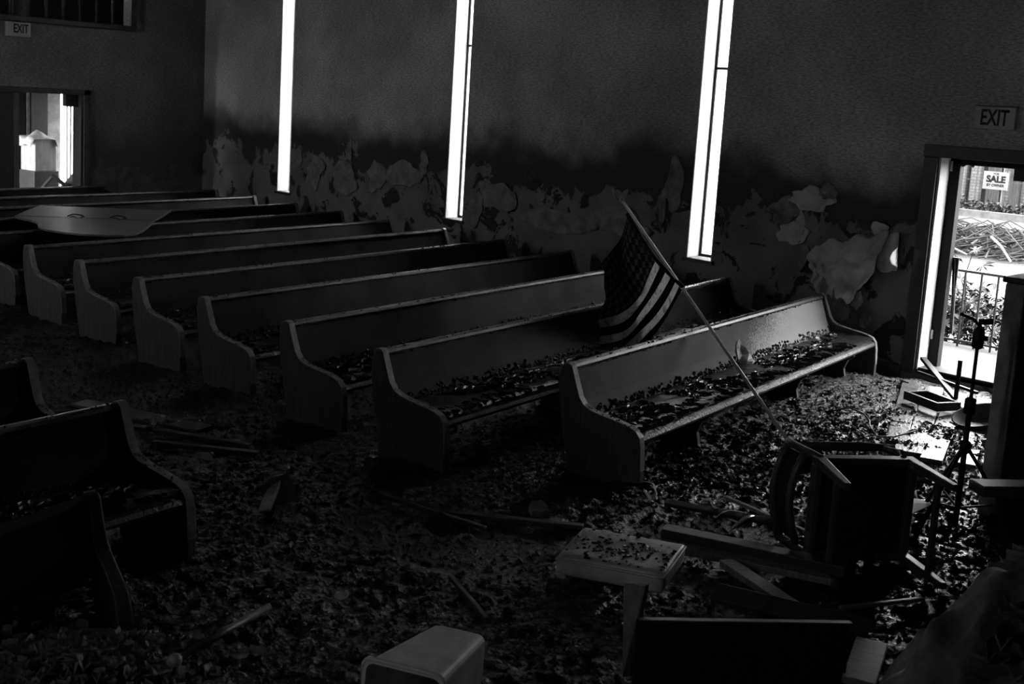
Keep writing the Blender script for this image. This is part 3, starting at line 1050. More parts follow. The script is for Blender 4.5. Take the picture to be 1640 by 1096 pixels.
# ------------------------------------------------------------------ signs
es = empty('exit_sign', (1.32, YW - .002, 2.395), label='pale box EXIT sign on the wall above the right-hand exit door', cat='sign')
MB().box(-.175, .175, -.055, 0, -.095, .095).build('sign_box', M['sign_face'], es, bevel=.008)
MB().box(-.178, .178, -.058, 0, .095, .103).build('sign_top', M['casing'], es)
text_mesh('lettering', 'EXIT', .19, M['sign_dark'], es, (0, -.057, -.005), (math.radians(90), 0, 0), .62, .004)
e2 = empty('exit_sign', (XB + .002, .955, 2.905), (0, 0, math.radians(90)), label='dim EXIT sign below the gallery at upper left', cat='sign')
MB().box(-.175, .175, -.055, 0, -.105, .095).build('sign_box', M['sign_face'], e2, bevel=.008)
text_mesh('lettering', 'EXIT', .17, M['sign_dark'], e2, (.03, -.057, 0), (math.radians(90), 0, 0), .62, .004)

# ------------------------------------------------------------------ back wall opening, vestibule, gallery
d2 = empty('door_2', (XB, 0, 0))
d2['kind'] = 'structure'
MB().box(-.0, .03, BD_Y[1], BD_Y[1] + .1, -.02, 2.1).build('door_casing', M['casing'], d2, bevel=.006)
MB().box(-.0, .03, BD_Y[0], BD_Y[1] + .1, 2.02, 2.1).build('door_header', M['casing'], d2, bevel=.006)
MB().box(-.25, 0.01, BD_Y[1] - .04, BD_Y[1], -.02, 2.02).build('door_jamb', M['casing'], d2)
MB().box(-.06, -.012, -.18, .90, 0, 2.01).build('door_leaf', M['dark_wood'], d2, bevel=.006)
MB().box(-.06, -.012, .905, .99, 0, 2.01).build('door_stile', M['plaster_plain'], d2, bevel=.006)
MB().box(-.2, -.08, 1.72, 1.95, 1.84, 2.04).build('torn_header_board', M['dark_wood'], d2, bevel=.01)
# vestibule behind
VX = XB - 2.6
VWY = (2.84, 3.18)
vb = MB()
vb.box(VX - .2, VX, -1.2, VWY[0], -.3, 3.0).box(VX - .2, VX, VWY[1], 4.2, -.3, 3.0).box(VX - .2, VX, VWY[0], VWY[1], -.3, .35).box(VX - .2, VX, VWY[0], VWY[1], 2.35, 3.0)
struct(vb, 'wall_vestibule_back', M['vest'])
struct(wall_with_holes('x', 4.0, .28, VX - .2, XB - .25, -.3, 3.0, [(-13.45, -12.35, 0, 2.35)]), 'wall_vestibule_far', M['vest'])
struct(wall_with_holes('x', .5, .2, VX - .2, XB - .25, -.3, 3.0, [(-13.5, -12.5, .3, 1.8)]), 'wall_vestibule_near', M['vest'])  # out-of-view opening added to throw light on the carton
portal('portal', (-13.0, .48, 1.05), (0, 1, 0), 1.0, 1.5)
struct(MB().box(VX - .2, XB - .25, -1.4, 4.2, -.3, -.02), 'floor_vestibule', M['mud'])
struct(MB().box(VX - .2, XB - .25, -1.4, 4.2, 2.9, 3.0), 'ceiling_vestibule', M['ceiling'])
portal('portal', (VX - .22, sum(VWY) / 2, 1.35), (1, 0, 0), .34, 2.0)
portal('portal', (-12.9, 4.3, 1.2), (0, -1, 0), 1.1, 2.3)
w4 = empty('window_4', (VX, VWY[0], .35))
w4['kind'] = 'structure'
for y in (.0, .165, .225, .325):
    MB().box(-.15, -.09, y, y + .015, 0, 2.0).build('window_mullion', M['frame_metal'], w4)
MB().box(-.13, -.12, .0, .34, 0, 2.0).build('pane', M['frosted'], w4)
# column and dark boards in the vestibule
cb = MB().box(VX + .02, VX + .1, 2.29, 2.57, -.02, 2.85).build('dark_plank', M['dark_wood'])
tag(cb, 'dark upright board between the pale strip and the window behind the rear doorway', 'board')
cb3 = MB().box(VX + .02, VX + .07, 1.80, 2.20, -.02, 2.85).build('dark_plank', M['gap'])
tag(cb3, 'wide black upright board at the left behind the rear doorway', 'board')
cb2 = MB().box(VX + .02, VX + .07, 2.22, 2.28, -.02, 2.85).build('pale_plank', M['mid_wood'])
tag(cb2, 'narrow pale upright strip behind the rear doorway', 'board')
# box, cloth and tipped furniture seen through the rear doorway
bx = empty('white_carton', (-13.05, 2.08, -.02), (0, 0, .15), 'bright white carton draped with a cloth in the rear doorway', 'box')
MB().box(-.2, .2, -.19, .19, .78, 1.30).build('carton', M['white_paint'], bx, bevel=.01)
MB().box(-.22, .22, -.22, .22, 0, .78).build('stand', M['dark_wood'], bx, bevel=.01)
clv, clf = [], []
for i in range(9):
    for j in range(9):
        s, t = i / 8 - .5, j / 8 - .5
        clv.append((s * .45, -.04 + t * .5, 1.31 + .02 * math.sin(9 * s) + .12 * math.exp(-((s * 4) ** 2 + (t * 5) ** 2)) - 1.2 * max(0, abs(t) - .40)))
for i in range(8):
    for j in range(8):
        clf.append((i * 9 + j, (i + 1) * 9 + j, (i + 1) * 9 + j + 1, i * 9 + j + 1))
co_ = MB().add(clv, clf).build('cloth', M['paper'], bx, smooth=True)
co_.modifiers.new('thickness', 'SOLIDIFY').thickness = .006


def tipped_seat(loc, rot, label):
    t = empty('tipped_chair', loc, rot, label, 'chair', 'tipped chairs in the rear doorway')
    MB().box(-.22, .22, -.22, .22, .40, .46).build('seat', M['black_fabric'], t, bevel=.02)
    MB().box(-.22, .22, .18, .22, .46, .95).build('backrest', M['dark_wood'], t, bevel=.02)
    for sx in (-.2, .2):
        for sy in (-.2, .2):
            MB().box(sx - .02, sx + .02, sy - .02, sy + .02, 0, .40).build('leg', M['dark_wood'], t)
    return t


tipped_seat((-12.25, 2.62, .30), (.6, .55, 2.1), 'tipped dark chair in the rear doorway, right of the white carton')
tipped_seat((-12.4, 1.95, .22), (-.5, .5, .4), 'tipped dark chair in the rear doorway, left of the white carton')

# gallery opening with balustrade
gal = empty('gallery_balustrade', (XB, 0, BAL_Z[0]), label='turned balustrade and dark rail of the gallery at upper left', cat='balustrade')
MB().box(-.1, .05, BAL_Y[0], BAL_Y[1] + .06, -.05, .03).build('bottom_rail', M['dark_wood'], gal, bevel=.01)
MB().box(-.02, .05, BAL_Y[1] - .03, BAL_Y[1] + .06, .03, 1.6).build('end_post', M['dark_wood'], gal, bevel=.01)
MB().box(-.1, .05, BAL_Y[0], BAL_Y[1], .86, .93).build('hand_rail', M['dark_wood'], gal, bevel=.01)
bpf = [(.022, 0), (.022, .12), (.014, .14), (.026, .2), (.03, .27), (.02, .36), (.013, .5), (.018, .6), (.014, .68), (.022, .72), (.022, .86)]
bme = MB().lathe([(r, z) for r, z in bpf], (0, 0, .0), 10).mesh('baluster', M['casing'], True)
for i in range(20):
    y = 2.43 - i * .26
    if y < BAL_Y[0] + .1:
        break
    b_ = add_part('baluster', bme, gal)
    b_.location = (-.03, y, .02)
ge = empty('gallery_shell')
mbg = MB()
mbg.box(XB - 2.6, XB - .25, BAL_Y[0], 4.28, 3.0, 3.05)
struct(mbg, 'floor_gallery', M['dark_wood'])
bpy.data.objects.remove(ge, do_unlink=True)
gw = MB()
gw.box(XB - 2.8, XB - 2.6, -3.6, 2.15, 3.0, ZC).box(XB - 2.8, XB - 2.6, 2.6, 4.28, 3.0, ZC).box(XB - 2.8, XB - 2.6, 2.15, 2.6, 3.0, 3.75).box(XB - 2.8, XB - 2.6, 2.15, 2.6, 4.6, ZC)
gw.box(XB - 2.6, XB - .25, 4.1, 4.28, 3.0, ZC).box(XB - 2.8, XB - .25, -3.6, -3.4, 3.0, ZC)
struct(gw, 'wall_gallery', M['dark_wood'])
struct(MB().box(XB - 2.8, XB - .2, -3.6, 4.28, ZC, ZC + .1), 'ceiling_gallery', M['ceiling'])
for i, (y, h_) in enumerate([(-.05, .5), (.35, .42), (1.15, .36)]):
    o = MB().prism([(-.25, 0), (.25, 0), (.2, h_), (-.12, h_ + .05)], y - .12, y + .12, 1).build('stacked_box', M['grey_scrap'], bevel=.01)
    o.location = (XB - .5, 0, 3.05)
    tag(o, ['box stored behind the gallery balusters, leftmost', 'box stored behind the gallery balusters, second from left', 'low box stored behind the gallery balusters, third from left'][i], 'box')

# ------------------------------------------------------------------ piano lid on the pews
lid_xy = [(-7.55, -.72), (-8.05, -.36), (-8.53, .02), (-8.1, .66), (-7.63, 1.30), (-7.2, .95), (-6.74, .56), (-6.3, .25), (-5.95, -.02), (-5.74, -.22), (-5.68, -.38), (-5.72, -.55), (-5.87, -.74),
          (-6.1, -.86), (-6.36, -.92), (-6.6, -.88), (-6.78, -.80), (-6.95, -.74), (-7.12, -.72), (-7.35, -.74)]
lid = empty('piano_lid', (0, 0, .684), label='pale grey grand piano lid lying across the pew tops at left', cat='lid')
MB().prism([p for p in lid_xy if p[0] + 0 > -7.58 or True], 0, .022, 2).build('lid_panel', M['lid'], lid, bevel=.004)
# the hinged front flap is a separate leaf, divided by a dark groove
gr = Vector((-6.74 + 7.6, .56 + .71, 0))
gl = gr.length
ga = math.atan2(gr.y, gr.x)
g_ = MB().box(0, gl, -.006, .006, .0215, .0235).build('hinge_groove', M['sign_dark'], lid)
g_.location = (-7.58, -.69, 0)
g_.rotation_euler = (0, 0, ga)
for t in (.42, .72):
    hb = MB()
    pth = [(-.09 + .018 * i, .02 * math.sin(i * .9), .035 + .028 * math.sin(i / 10 * math.pi)) for i in range(11)]
    hb.tube(pth, .007, 6)
    hb.tube([(-.06 + .02 * i, -.03 + .02 * math.sin(i * 1.2 + 1), .03 + .01 * math.sin(i)) for i in range(8)], .005, 6)
    h2 = hb.build('loose_wire', M['black_metal'], lid)
    h2.location = (-7.58 + gr.x * t, -.69 + gr.y * t, 0)
    h2.rotation_euler = (0, 0, ga)

# ------------------------------------------------------------------ flag and pole
fb = Vector((1.5953, .6194, .03))
fd = Vector((.45941 - 1.59532, 1.09967 - .61937, .67))
off = Vector((.03, -.012, .02))
tip = fb + fd * 2.16
fp = empty('flagpole_and_flag', tuple(fb), label='leaning pole with a muddy stripes-and-stars flag, propped against the front pew', cat='flag')


def loc(p):
    return Vector(p) - fb


MB().tube([loc(fb + off), loc(fb + fd * .9 + off), loc(tip + off)], .0125, 10).build('pole', M['pole'], fp, smooth=True)
fe = MB()
tl = loc(tip + off)
fe.tube([tl - Vector((.02, -.008, -.012)) * 0, tl + fd.normalized() * .03, tl + fd.normalized() * .06], [.018, .022, .012], 10)
e0 = tl + fd.normalized() * .07
fe.tube([e0, e0 + Vector((-.02, .01, .035)), e0 + Vector((-.045, .02, .05)), e0 + Vector((-.065, .028, .045))], [.016, .024, .014, .005], 8)
fe.build('eagle_body', M['gilt'], fp, smooth=True)
for s in (-1, 1):
    side = Vector((.42, .9, 0)) * s
    ev = [e0 + Vector((0, 0, .0)), e0 + side * .03 + Vector((0, 0, .055)), e0 + side * .075 + Vector((0, 0, .075)), e0 + side * .065 + Vector((0, 0, .02)), e0 + side * .04 + Vector((0, 0, -.03))]
    wv = [p + Vector((.006, -.003, 0)) for p in ev] + [p - Vector((.006, -.003, 0)) for p in ev]
    n = len(ev)
    MB().add(wv, [tuple(range(n)), tuple(range(2 * n - 1, n - 1, -1))] + [(i, (i + 1) % n, (i + 1) % n + n, i + n) for i in range(n)]).build('eagle_wing', M['gilt'], fp)
# round stand, tipped on its side in the mud
bs = MB().lathe([(.17, 0), (.175, .012), (.15, .03), (.07, .05), (.03, .07), (.022, .13)], (0, 0, 0), 24).build('stand_base', M['black_metal'], fp, smooth=True)
bs.location = loc(fb - fd.normalized() * .06 + Vector((0, 0, .0)))
bs.rotation_euler = fd.to_track_quat('Z', 'Y').to_euler()

# cloth: hoist along the pole, falling and folded back on itself
def bez(pts, t):
    pts = [Vector(p) for p in pts]
    n = len(pts) - 1
    f = t * n
    i = min(int(f), n - 1)
    f -= i
    p0_, p1_, p2_, p3_ = pts[max(i - 1, 0)], pts[i], pts[i + 1], pts[min(i + 2, n)]
    return .5 * ((2 * p1_) + (p2_ - p0_) * f + (2 * p0_ - 5 * p1_ + 4 * p2_ - p3_) * f * f + (3 * p1_ - p0_ - 3 * p2_ + p3_) * f ** 3)


hoist = [(-.761, 1.616, 1.391), (-.311, 1.425, 1.096), (.13, 1.239, .923)]
top_e = [(-.761, 1.616, 1.391), (-.804, 1.542, 1.174), (-.735, 1.352, .979)]
fly_e = [(-.735, 1.352, .979), (-.655, 1.195, .774), (-.586, 1.108, .587), (-.495, 1.045, .385), (-.409, 1.009, .198)]
bot_e = [(.13, 1.239, .923), (-.092, 1.333, .646), (-.33, 1.45, .40), (-.369, 1.273, .226), (-.409, 1.009, .198)]
nu, nv = 53, 60
npl = Vector((-.389, -.921, 0))
fv, fuv = [], []
for j in range(nv + 1):
    v = j / nv
    vv = v
    for i in range(nu + 1):
        u = i / nu
        A = bez(hoist, u)
        B_ = bez(fly_e, u)
        T = bez(top_e, vv)
        Bo = bez(bot_e, vv)
        lin = A * (1 - vv) + B_ * vv
        h0, h1, f0, f1 = Vector(hoist[0]), Vector(hoist[-1]), Vector(fly_e[0]), Vector(fly_e[-1])
        p = lin + (T * (1 - u) + Bo * u) - ((h0 * (1 - vv) + f0 * vv) * (1 - u) + (h1 * (1 - vv) + f1 * vv) * u)
        rip = (.035 * math.sin(6.2 * u + 2.0 * vv + .5) + .022 * math.sin(13 * u - 5 * vv)) * min(1, vv * 1.6) + .012 * math.sin(24 * u + 9 * vv) * vv
        rip -= .05 * math.sin(math.pi * vv)
        fv.append(loc(p + npl * rip + off * .5))
        fuv.append((u, v))
fs_ = []
for j in range(nv):
    for i in range(nu):
        a = j * (nu + 1) + i
        fs_.append((a, a + 1, a + nu + 2, a + nu + 1))
fme = bpy.data.meshes.new('flag_cloth')
fme.from_pydata([tuple(p) for p in fv], [], fs_)
fme.materials.append(M['flag'])
ul = fme.uv_layers.new(name='UVMap')
for lp in fme.loops:
    ul.data[lp.index].uv = fuv[lp.vertex_index]
fme.polygons.foreach_set('use_smooth', [True] * len(fme.polygons))
fc = bpy.data.objects.new('flag_cloth', fme)
COL.objects.link(fc)
fc.parent = fp
fc.modifiers.new('thickness', 'SOLIDIFY').thickness = .0015
hs_ = MB().tube([loc(bez(hoist, i / 12) + off * .6) for i in range(13)], .017, 8).build('hoist_sleeve', M['black_fabric'], fp, smooth=True)

# crumpled paper on the front pew
cr_v, cr_f = [], []
rr_ = random.Random(5)
for i in range(9):
    for k in range(10):
        a = 2 * math.pi * k / 10
        t = i / 8
        q = (.13 * (1 - t) ** .8 + .012) * (1 + rr_.uniform(-.3, .3))
        cr_v.append((q * math.cos(a) * .8, q * math.sin(a), t * .19 + rr_.uniform(-.012, .012) - .03 * (1 - t)))
for i in range(8):
    for k in range(10):
        k2 = (k + 1) % 10
        cr_f += [(i * 10 + k, i * 10 + k2, (i + 1) * 10 + k2), (i * 10 + k, (i + 1) * 10 + k2, (i + 1) * 10 + k)]
cr_f.append(tuple(80 + k for k in range(10)))
cr = MB().add(cr_v, cr_f).build('crumpled_paper', M['paper'])
cr.location = (.42, 1.70, .335)
cr.rotation_euler = (0, -.25, .3)
tag(cr, 'crumpled white paper bag standing on the front pew seat', 'paper')


# ------------------------------------------------------------------ overturned armchair
ch = empty('overturned_armchair', label='black wooden armchair lying on its side near the bottom right', cat='chair')
zax = Vector((-.787, .616, 0)).normalized()
yax = Vector((-.616, -.787, 0)).normalized()       # towards the chair's back
xax = yax.cross(zax)
S_W, S_D, S_T = .54, .56, .06
sc_ = Vector((2.71, -.69, .285))                   # middle of the seat's underside
Mx = Matrix((xax, yax, zax)).transposed().to_4x4()
Mx.translation = sc_
ch.matrix_world = Mx
CW = M['chair_wood']
MB().box(-.25, .25, -.26, .26, .012, .10).build('seat', M['black_fabric'], ch, bevel=.02)
sf = MB()
for a in ((-.28, -.24, -.28, .28), (.24, .28, -.28, .28)):
    sf.box(a[0], a[1], a[2], a[3], -.02, .05)
sf.box(-.24, .24, -.28, -.24, -.02, .05).box(-.24, .24, .24, .28, -.02, .05)
sf.build('seat_frame', CW, ch, bevel=.008)
for sx in (-1, 1):
    for sy in (-1, 1):
        x, y = sx * .255, sy * .25
        lg = MB()
        w0, w1 = .026, .018
        dy = sy * .03
        lg.add([(x - w0, y - w0, -.01), (x + w0, y - w0, -.01), (x + w0, y + w0, -.01), (x - w0, y + w0, -.01),
                (x - w1, y + dy - w1, -.40), (x + w1, y + dy - w1, -.40), (x + w1, y + dy + w1, -.40), (x - w1, y + dy + w1, -.40)],
               [(0, 1, 2, 3), (7, 6, 5, 4), (0, 4, 5, 1), (1, 5, 6, 2), (2, 6, 7, 3), (3, 7, 4, 0)])
        lg.build('leg', CW, ch, bevel=.006)
for sy in (-1, 1):
    MB().box(-.245, .245, sy * .27 - .014, sy * .27 + .014, -.27, -.24).build('stretcher', CW, ch, bevel=.004)
for sx in (-1, 1):
    x = sx * .27
    MB().tube([(x, .25, .0), (x, .265, .10), (x, .285, .20), (x, .31, .31)], .022, 8).build('back_post', CW, ch, smooth=True)
    MB().tube([(x, -.22, .03), (x, -.24, .14), (x, -.20, .21)], .02, 8).build('arm_post', CW, ch, smooth=True)
    MB().tube([(x, -.26, .22), (x, -.1, .235), (x, .1, .235), (x, .29, .23)], [.02, .026, .026, .02], 8).build('armrest', CW, ch, smooth=True)
tr_ = MB()
for z_, y_ in ((.30, .305), (.15, .27)):
    tr_.tube([(-.27, y_, z_), (-.13, y_ + .045, z_ + .01), (0, y_ + .06, z_ + .015), (.13, y_ + .045, z_ + .01), (.27, y_, z_)], .022, 8)
tr_.build('back_rail', CW, ch, smooth=True)
pad = MB()
for i in range(7):
    for j, (z_, y_) in enumerate(((.16, .275), (.23, .29), (.29, .305))):
        t = i / 6 - .5
        pad.v.append((t * .48, y_ + .055 - t * t * .22, z_ + .01))
for i in range(6):
    for j in range(2):
        pad.f.append((i * 3 + j, (i + 1) * 3 + j, (i + 1) * 3 + j + 1, i * 3 + j + 1))
pd = pad.build('back_pad', M['black_fabric'], ch, smooth=True)
pd.modifiers.new('thickness', 'SOLIDIFY').thickness = .03

# ------------------------------------------------------------------ microphone stand
ms = empty('microphone_stand', (2.85, .23, 0), label='thin black microphone stand on a tripod in front of the exit door', cat='stand')
BM = M['black_metal']
MB().tube([(0, 0, .03), (0, 0, .75)], .016, 10).build('lower_tube', BM, ms, smooth=True)
MB().tube([(0, 0, .7), (0, 0, 1.21)], .010, 10).build('upper_tube', BM, ms, smooth=True)
MB().lathe([(.012, -.06), (.03, -.05), (.034, 0), (.03, .05), (.014, .07)], (0, 0, 1.13), 12).build('clutch', BM, ms, smooth=True)
MB().tube([(.0, .0, 1.13), (.045, .02, 1.135)], .012, 8).build('clutch_knob', BM, ms)
MB().tube([(0, 0, 1.2), (-.03, -.012, 1.235), (-.1, -.045, 1.26)], .009, 8).tube([(-.01, 0, 1.225), (.06, .03, 1.235)], .017, 8).build('clip', BM, ms)
MB().lathe([(.016, -.05), (.032, -.04), (.032, .04), (.016, .05)], (0, 0, .74), 12).build('collar', BM, ms, smooth=True)
MB().lathe([(.016, -.04), (.03, -.03), (.03, .03), (.016, .04)], (0, 0, .5), 12).build('tripod_hub', BM, ms, smooth=True)
for a in (.35, 2.5, 4.5):
    lg = MB()
    ex, ey = .36 * math.cos(a), .36 * math.sin(a)
    lg.tube([(.02 * math.cos(a), .02 * math.sin(a), .49), (ex, ey, .01)], .011, 8)
    l_ = lg.build('leg', BM, ms, smooth=True)
    MB().tube([(.015 * math.cos(a), .015 * math.sin(a), .14), (ex * .6, ey * .6, .20)], .007, 6).build('strut', BM, ms)
    MB().tube([(ex * .96, ey * .96, .03), (ex * 1.03, ey * 1.03, -.002)], .015, 8).build('rubber_foot', BM, l_)

# ------------------------------------------------------------------ debris boards and furniture on the floor
def board(name, p0_, p1_, w, th, m, label, cat='board', roll=0.0, bevel=.004, group=None):
    a, b = Vector(p0_), Vector(p1_)
    d = b - a
    o = MB().box(0, d.length, -w / 2, w / 2, -th / 2, th / 2).build(name, m, bevel=bevel)
    q = d.to_track_quat('X', 'Z')
    o.rotation_mode = 'QUATERNION'
    from mathutils import Quaternion
    o.rotation_quaternion = q @ Quaternion((1, 0, 0), roll)
    o.location = a
    tag(o, label, cat, group)
    return o


GB = 'loose boards round the overturned chair'
board('long_plank', (1.93, -1.34, .07), (2.82, -1.02, .07), .10, .06, M['dark_wood'], 'long dark plank running from the cushion to the overturned chair, upper one', group=GB)
board('long_plank', (1.93, -1.46, .04), (2.80, -1.10, .03), .09, .035, M['mid_wood'], 'long plank with pale edge just below the upper dark plank by the cushion', group=GB)
board('short_plank', (2.36, -1.39, .05), (3.0, -1.66, .05), .085, .035, M['mid_wood'], 'pale grey plank slanting down right below the long planks', group=GB)
board('short_plank', (2.56, -1.80, .07), (3.28, -1.69, .12), .10, .03, M['dark_wood'], 'dark plank slanting over the black panel at bottom right', group=GB, roll=.5)
board('thin_batten', (1.62, -.9, .05), (2.3, -.65, .06), .05, .025, M['dark_wood'], 'thin dark batten between the cushion and the front pew', group=GB, roll=.3)
board('thin_batten', (1.80, -.55, .06), (2.45, -.75, .09), .03, .02, M['mid_wood'], 'thin pale batten left of the overturned chair', group=GB)
board('thin_stick', (3.2, -.95, .03), (3.02, -1.45, .06), .022, .018, M['mid_wood'], 'thin pale stick in the mud below the overturned chair', group=GB)

# cushion
cv, cf = [], []
NUc, NVc = 12, 8
c00, c10, c11, c01 = [Vector(p) for p in ((1.955, -2.242, 0), (2.463, -2.084, 0), (2.296, -1.674, 0), (1.782, -1.838, 0))]
cush = empty('bench_cushion', (2.12, -1.96, .10), label='thick mud-crumbed seat cushion lying tilted on the floor, centre right', cat='cushion')
cc_ = Vector((2.12, -1.96, 0))
rows_ = [(-.012, .985), (-.006, 1.0), (.02, 1.0), (.055, 1.0), (.072, .985), (.08, .95)]
pts_o = []
ring = []
for i in range(NUc):
    ring.append(c00.lerp(c10, i / NUc))
for i in range(NVc):
    ring.append(c10.lerp(c11, i / NVc))
for i in range(NUc):
    ring.append(c11.lerp(c01, i / NUc))
for i in range(NVc):
    ring.append(c01.lerp(c00, i / NVc))
nR = len(ring)
rq = random.Random(8)
wob = [rq.uniform(-.006, .006) for _ in ring]
for (z_, s_) in rows_ + [(.082, .7), (.080, .35)]:
    for r_i, p in enumerate(ring):
        q = (p - cc_) * (s_ + wob[r_i] * .5)
        tilt_ = .02 * (q.dot(Vector((.9, .3, 0))) / .3)
        cv.append((q.x, q.y, z_ + tilt_ + wob[r_i] * .4))
nl = len(rows_) + 2
for a in range(nl - 1):
    for k in range(nR):
        k2 = (k + 1) % nR
        cf.append((a * nR + k, a * nR + k2, (a + 1) * nR + k2, (a + 1) * nR + k))
cf.append(tuple((nl - 1) * nR + k for k in range(nR)))
cf.append(tuple(range(nR - 1, -1, -1)))
MB().add(cv, cf).build('cover', M['cushion'], cush, smooth=True)
MB().tube([(Vector(p) - cc_) * 1.004 + Vector((0, 0, .062 + .02 * ((Vector(p) - cc_).dot(Vector((.9, .3, 0))) / .3))) for p in ring + [ring[0]]], .007, 6).build('piping', M['cushion'], cush, smooth=True)
cm = MB()
for i in range(190):
    u_, v_ = min(max(rq.gauss(.52, .24), .04), .96), min(max(rq.gauss(.5, .22), .06), .94)
    p = c00.lerp(c10, u_).lerp(c01.lerp(c11, u_), v_) - cc_
    cm.blob((p.x, p.y, .083 + .02 * (p.dot(Vector((.9, .3, 0))) / .3)), rq.uniform(.004, .012), 6, .7, .35, rq)
tag(cm.build('mud_crumbs', M['mud'], cush), kind='stuff')

# broken cabinet: dark panel on edge, splintered left board, pale right-hand board
cab = empty('broken_cabinet', (0, 0, 0), label='broken black cabinet front standing on edge at the bottom right', cat='cabinet')
def panel(a, b, z0, z1, th, m, name, bevel=.004):
    a, b = Vector(a), Vector(b)
    d = b - a
    o = MB().box(0, d.length, -th / 2, th / 2, z0, z1).build(name, m, cab, bevel=bevel)
    o.location = (a.x, a.y, 0)
    o.rotation_euler = (0, 0, math.atan2(d.y, d.x))
    return o


panel((2.84, -2.79), (3.40, -2.13), -.03, .32, .022, M['black_fabric'], 'front_panel')
panel((2.845, -2.785), (3.40, -2.125), .32, .327, .026, M['chair_wood'], 'front_edge', 0)
sl = MB().add([(0, 0, 0), (.012, .03, .0), (.055, .03, .40), (-.02, -.01, .40), (0, .02, 0), (.012, .05, 0), (.055, .055, .40), (-.02, .015, .40)],
              [(0, 1, 2, 3), (7, 6, 5, 4), (0, 4, 5, 1), (1, 5, 6, 2), (2, 6, 7, 3), (3, 7, 4, 0)]).build('splintered_side', M['mid_wood'], cab)
sl.location = (2.77, -2.76, .04)
rb = board('pale_side_board', (3.33, -1.76, .10), (3.47, -2.15, .10), .13, .03, M['mid_wood'], None, None)
rb.parent = cab
for k_ in ('label', 'category'):
    if k_ in rb:
        del rb[k_]
panel((3.40, -2.13), (3.30, -1.72), -.02, .085, .02, M['dark_wood'], 'right_side')

# plastic bin lying on its side, open end to the camera
bn = empty('plastic_bin', (2.40, -3.33, 0.03), label='grey tapered plastic bin lying on its side at the bottom centre', cat='bin')
def rrect(w, h, r, n=4):
    out = []
    for cx_, cy_, a0 in ((w / 2 - r, h / 2 - r, 0), (-w / 2 + r, h / 2 - r, 90), (-w / 2 + r, -h / 2 + r, 180), (w / 2 - r, -h / 2 + r, 270)):
        for i in range(n + 1):
            a = math.radians(a0 + 90 * i / n)
            out.append((cx_ + r * math.cos(a), cy_ + r * math.sin(a)))
    return out


bv_, bf_ = [], []
secs = [(0, .21, .18), (.02, .225, .195), (.36, .295, .26), (.385, .31, .275), (.392, .31, .275), (.392, .285, .25), (.02, .20, .17)]
for (l, w, h) in secs:
    for (a, b) in rrect(w, h, .03):
        bv_.append((a, l, b + .135))
ns_ = len(rrect(.2, .2, .03))
for i in range(len(secs) - 1):
    for k in range(ns_):
        k2 = (k + 1) % ns_
        bf_.append((i * ns_ + k, i * ns_ + k2, (i + 1) * ns_ + k2, (i + 1) * ns_ + k))
bf_.append(tuple(range(ns_)))
bf_.append(tuple((len(secs) - 1) * ns_ + k for k in range(ns_)))
MB().add(bv_, bf_).build('bin_body', M['bin'], bn)
rim = MB()
rim.tube([(a, .388, b + .135) for a, b in rrect(.312, .277, .03)] + [(rrect(.312, .277, .03)[0][0], .388, rrect(.312, .277, .03)[0][1] + .135)], .007, 6)
rim.build('bin_rim', M['bin'], bn, smooth=True)
bn.rotation_euler = (math.radians(3), 0, math.radians(203))
bn.scale = (1, 1.32, 1.06)

# post with a round cap at bottom left
pk = empty('capped_post', (1.58, -4.07, .06), label='fallen dark rod with a round pale end cap at lower left', cat='rod')
pdv = Vector((1.35 - 1.58, -3.47 + 4.07, -.03))
MB().tube([(0, 0, 0), tuple(pdv)], .016, 10).build('rod', M['chair_wood'], pk, smooth=True)
MB().tube([tuple(-pdv.normalized() * .03), (0, 0, 0), tuple(pdv.normalized() * .012)], [.022, .027, .024], 12).build('end_cap', M['cushion'], pk, smooth=True)

# caked heap and rail at the right edge
def dome(name, c, rx, ry, h, m, seed, rot=0.0):
    f = make_noise(seed)
    n = 90
    vs, fs = [], []
    for i in range(n + 1):
        for j in range(n + 1):
            u, v = i / n * 2 - 1, j / n * 2 - 1
            d = math.sqrt(u * u + v * v)
            e = max(0, 1 - d ** 2.0)
            x, y = u * rx, v * ry
            xx, yy = np.array([x * 5 + 50]), np.array([y * 5 + 50])
            nz = float(f(xx, yy)[0]) - .5
            n2 = float(f(xx * 2.7, yy * 2.7)[0]) - .5
            n3 = abs(float(f(xx * 1.3 + 9, yy * 1.3)[0]) - .5)
            z = h * e ** .8 + (.22 * nz + .16 * n2 - .26 * n3) * min(1, e * 2)
            vs.append((x * math.cos(rot) - y * math.sin(rot), x * math.sin(rot) + y * math.cos(rot), z - .05))
    for i in range(n):
        for j in range(n):
            a = i * (n + 1) + j
            fs.append((a, a + n + 1, a + n + 2, a + 1))
    o = MB().add(vs, fs).build(name, m, smooth=True)
    o.location = c
    return o


hpm = dome('rubble_mound', (4.2, -1.75, 0), .66, 1.1, .86, M['mound'], 33, -.3)
tag(hpm, 'blurred mound of caked mud and plaster rubble in the lower right corner', 'rubble')
fl2 = MB()
for i in range(150):
    a, q = rc.uniform(0, 6.28), math.sqrt(rc.random()) * .8
    x, y = q * math.cos(a) * .5, q * math.sin(a) * .85
    fl2.flake((x, y, .84 * (1 - q * q) ** .8 + rc.uniform(-.04, .06)), rc.uniform(.1, .24), rc.uniform(.05, .12), rc.uniform(0, 3.1), rc.uniform(.2, .6), rc.uniform(-.4, .4), th=.012, rnd=rc)
tag(fl2.build('caked_slabs', M['mound'], hpm), kind='stuff')

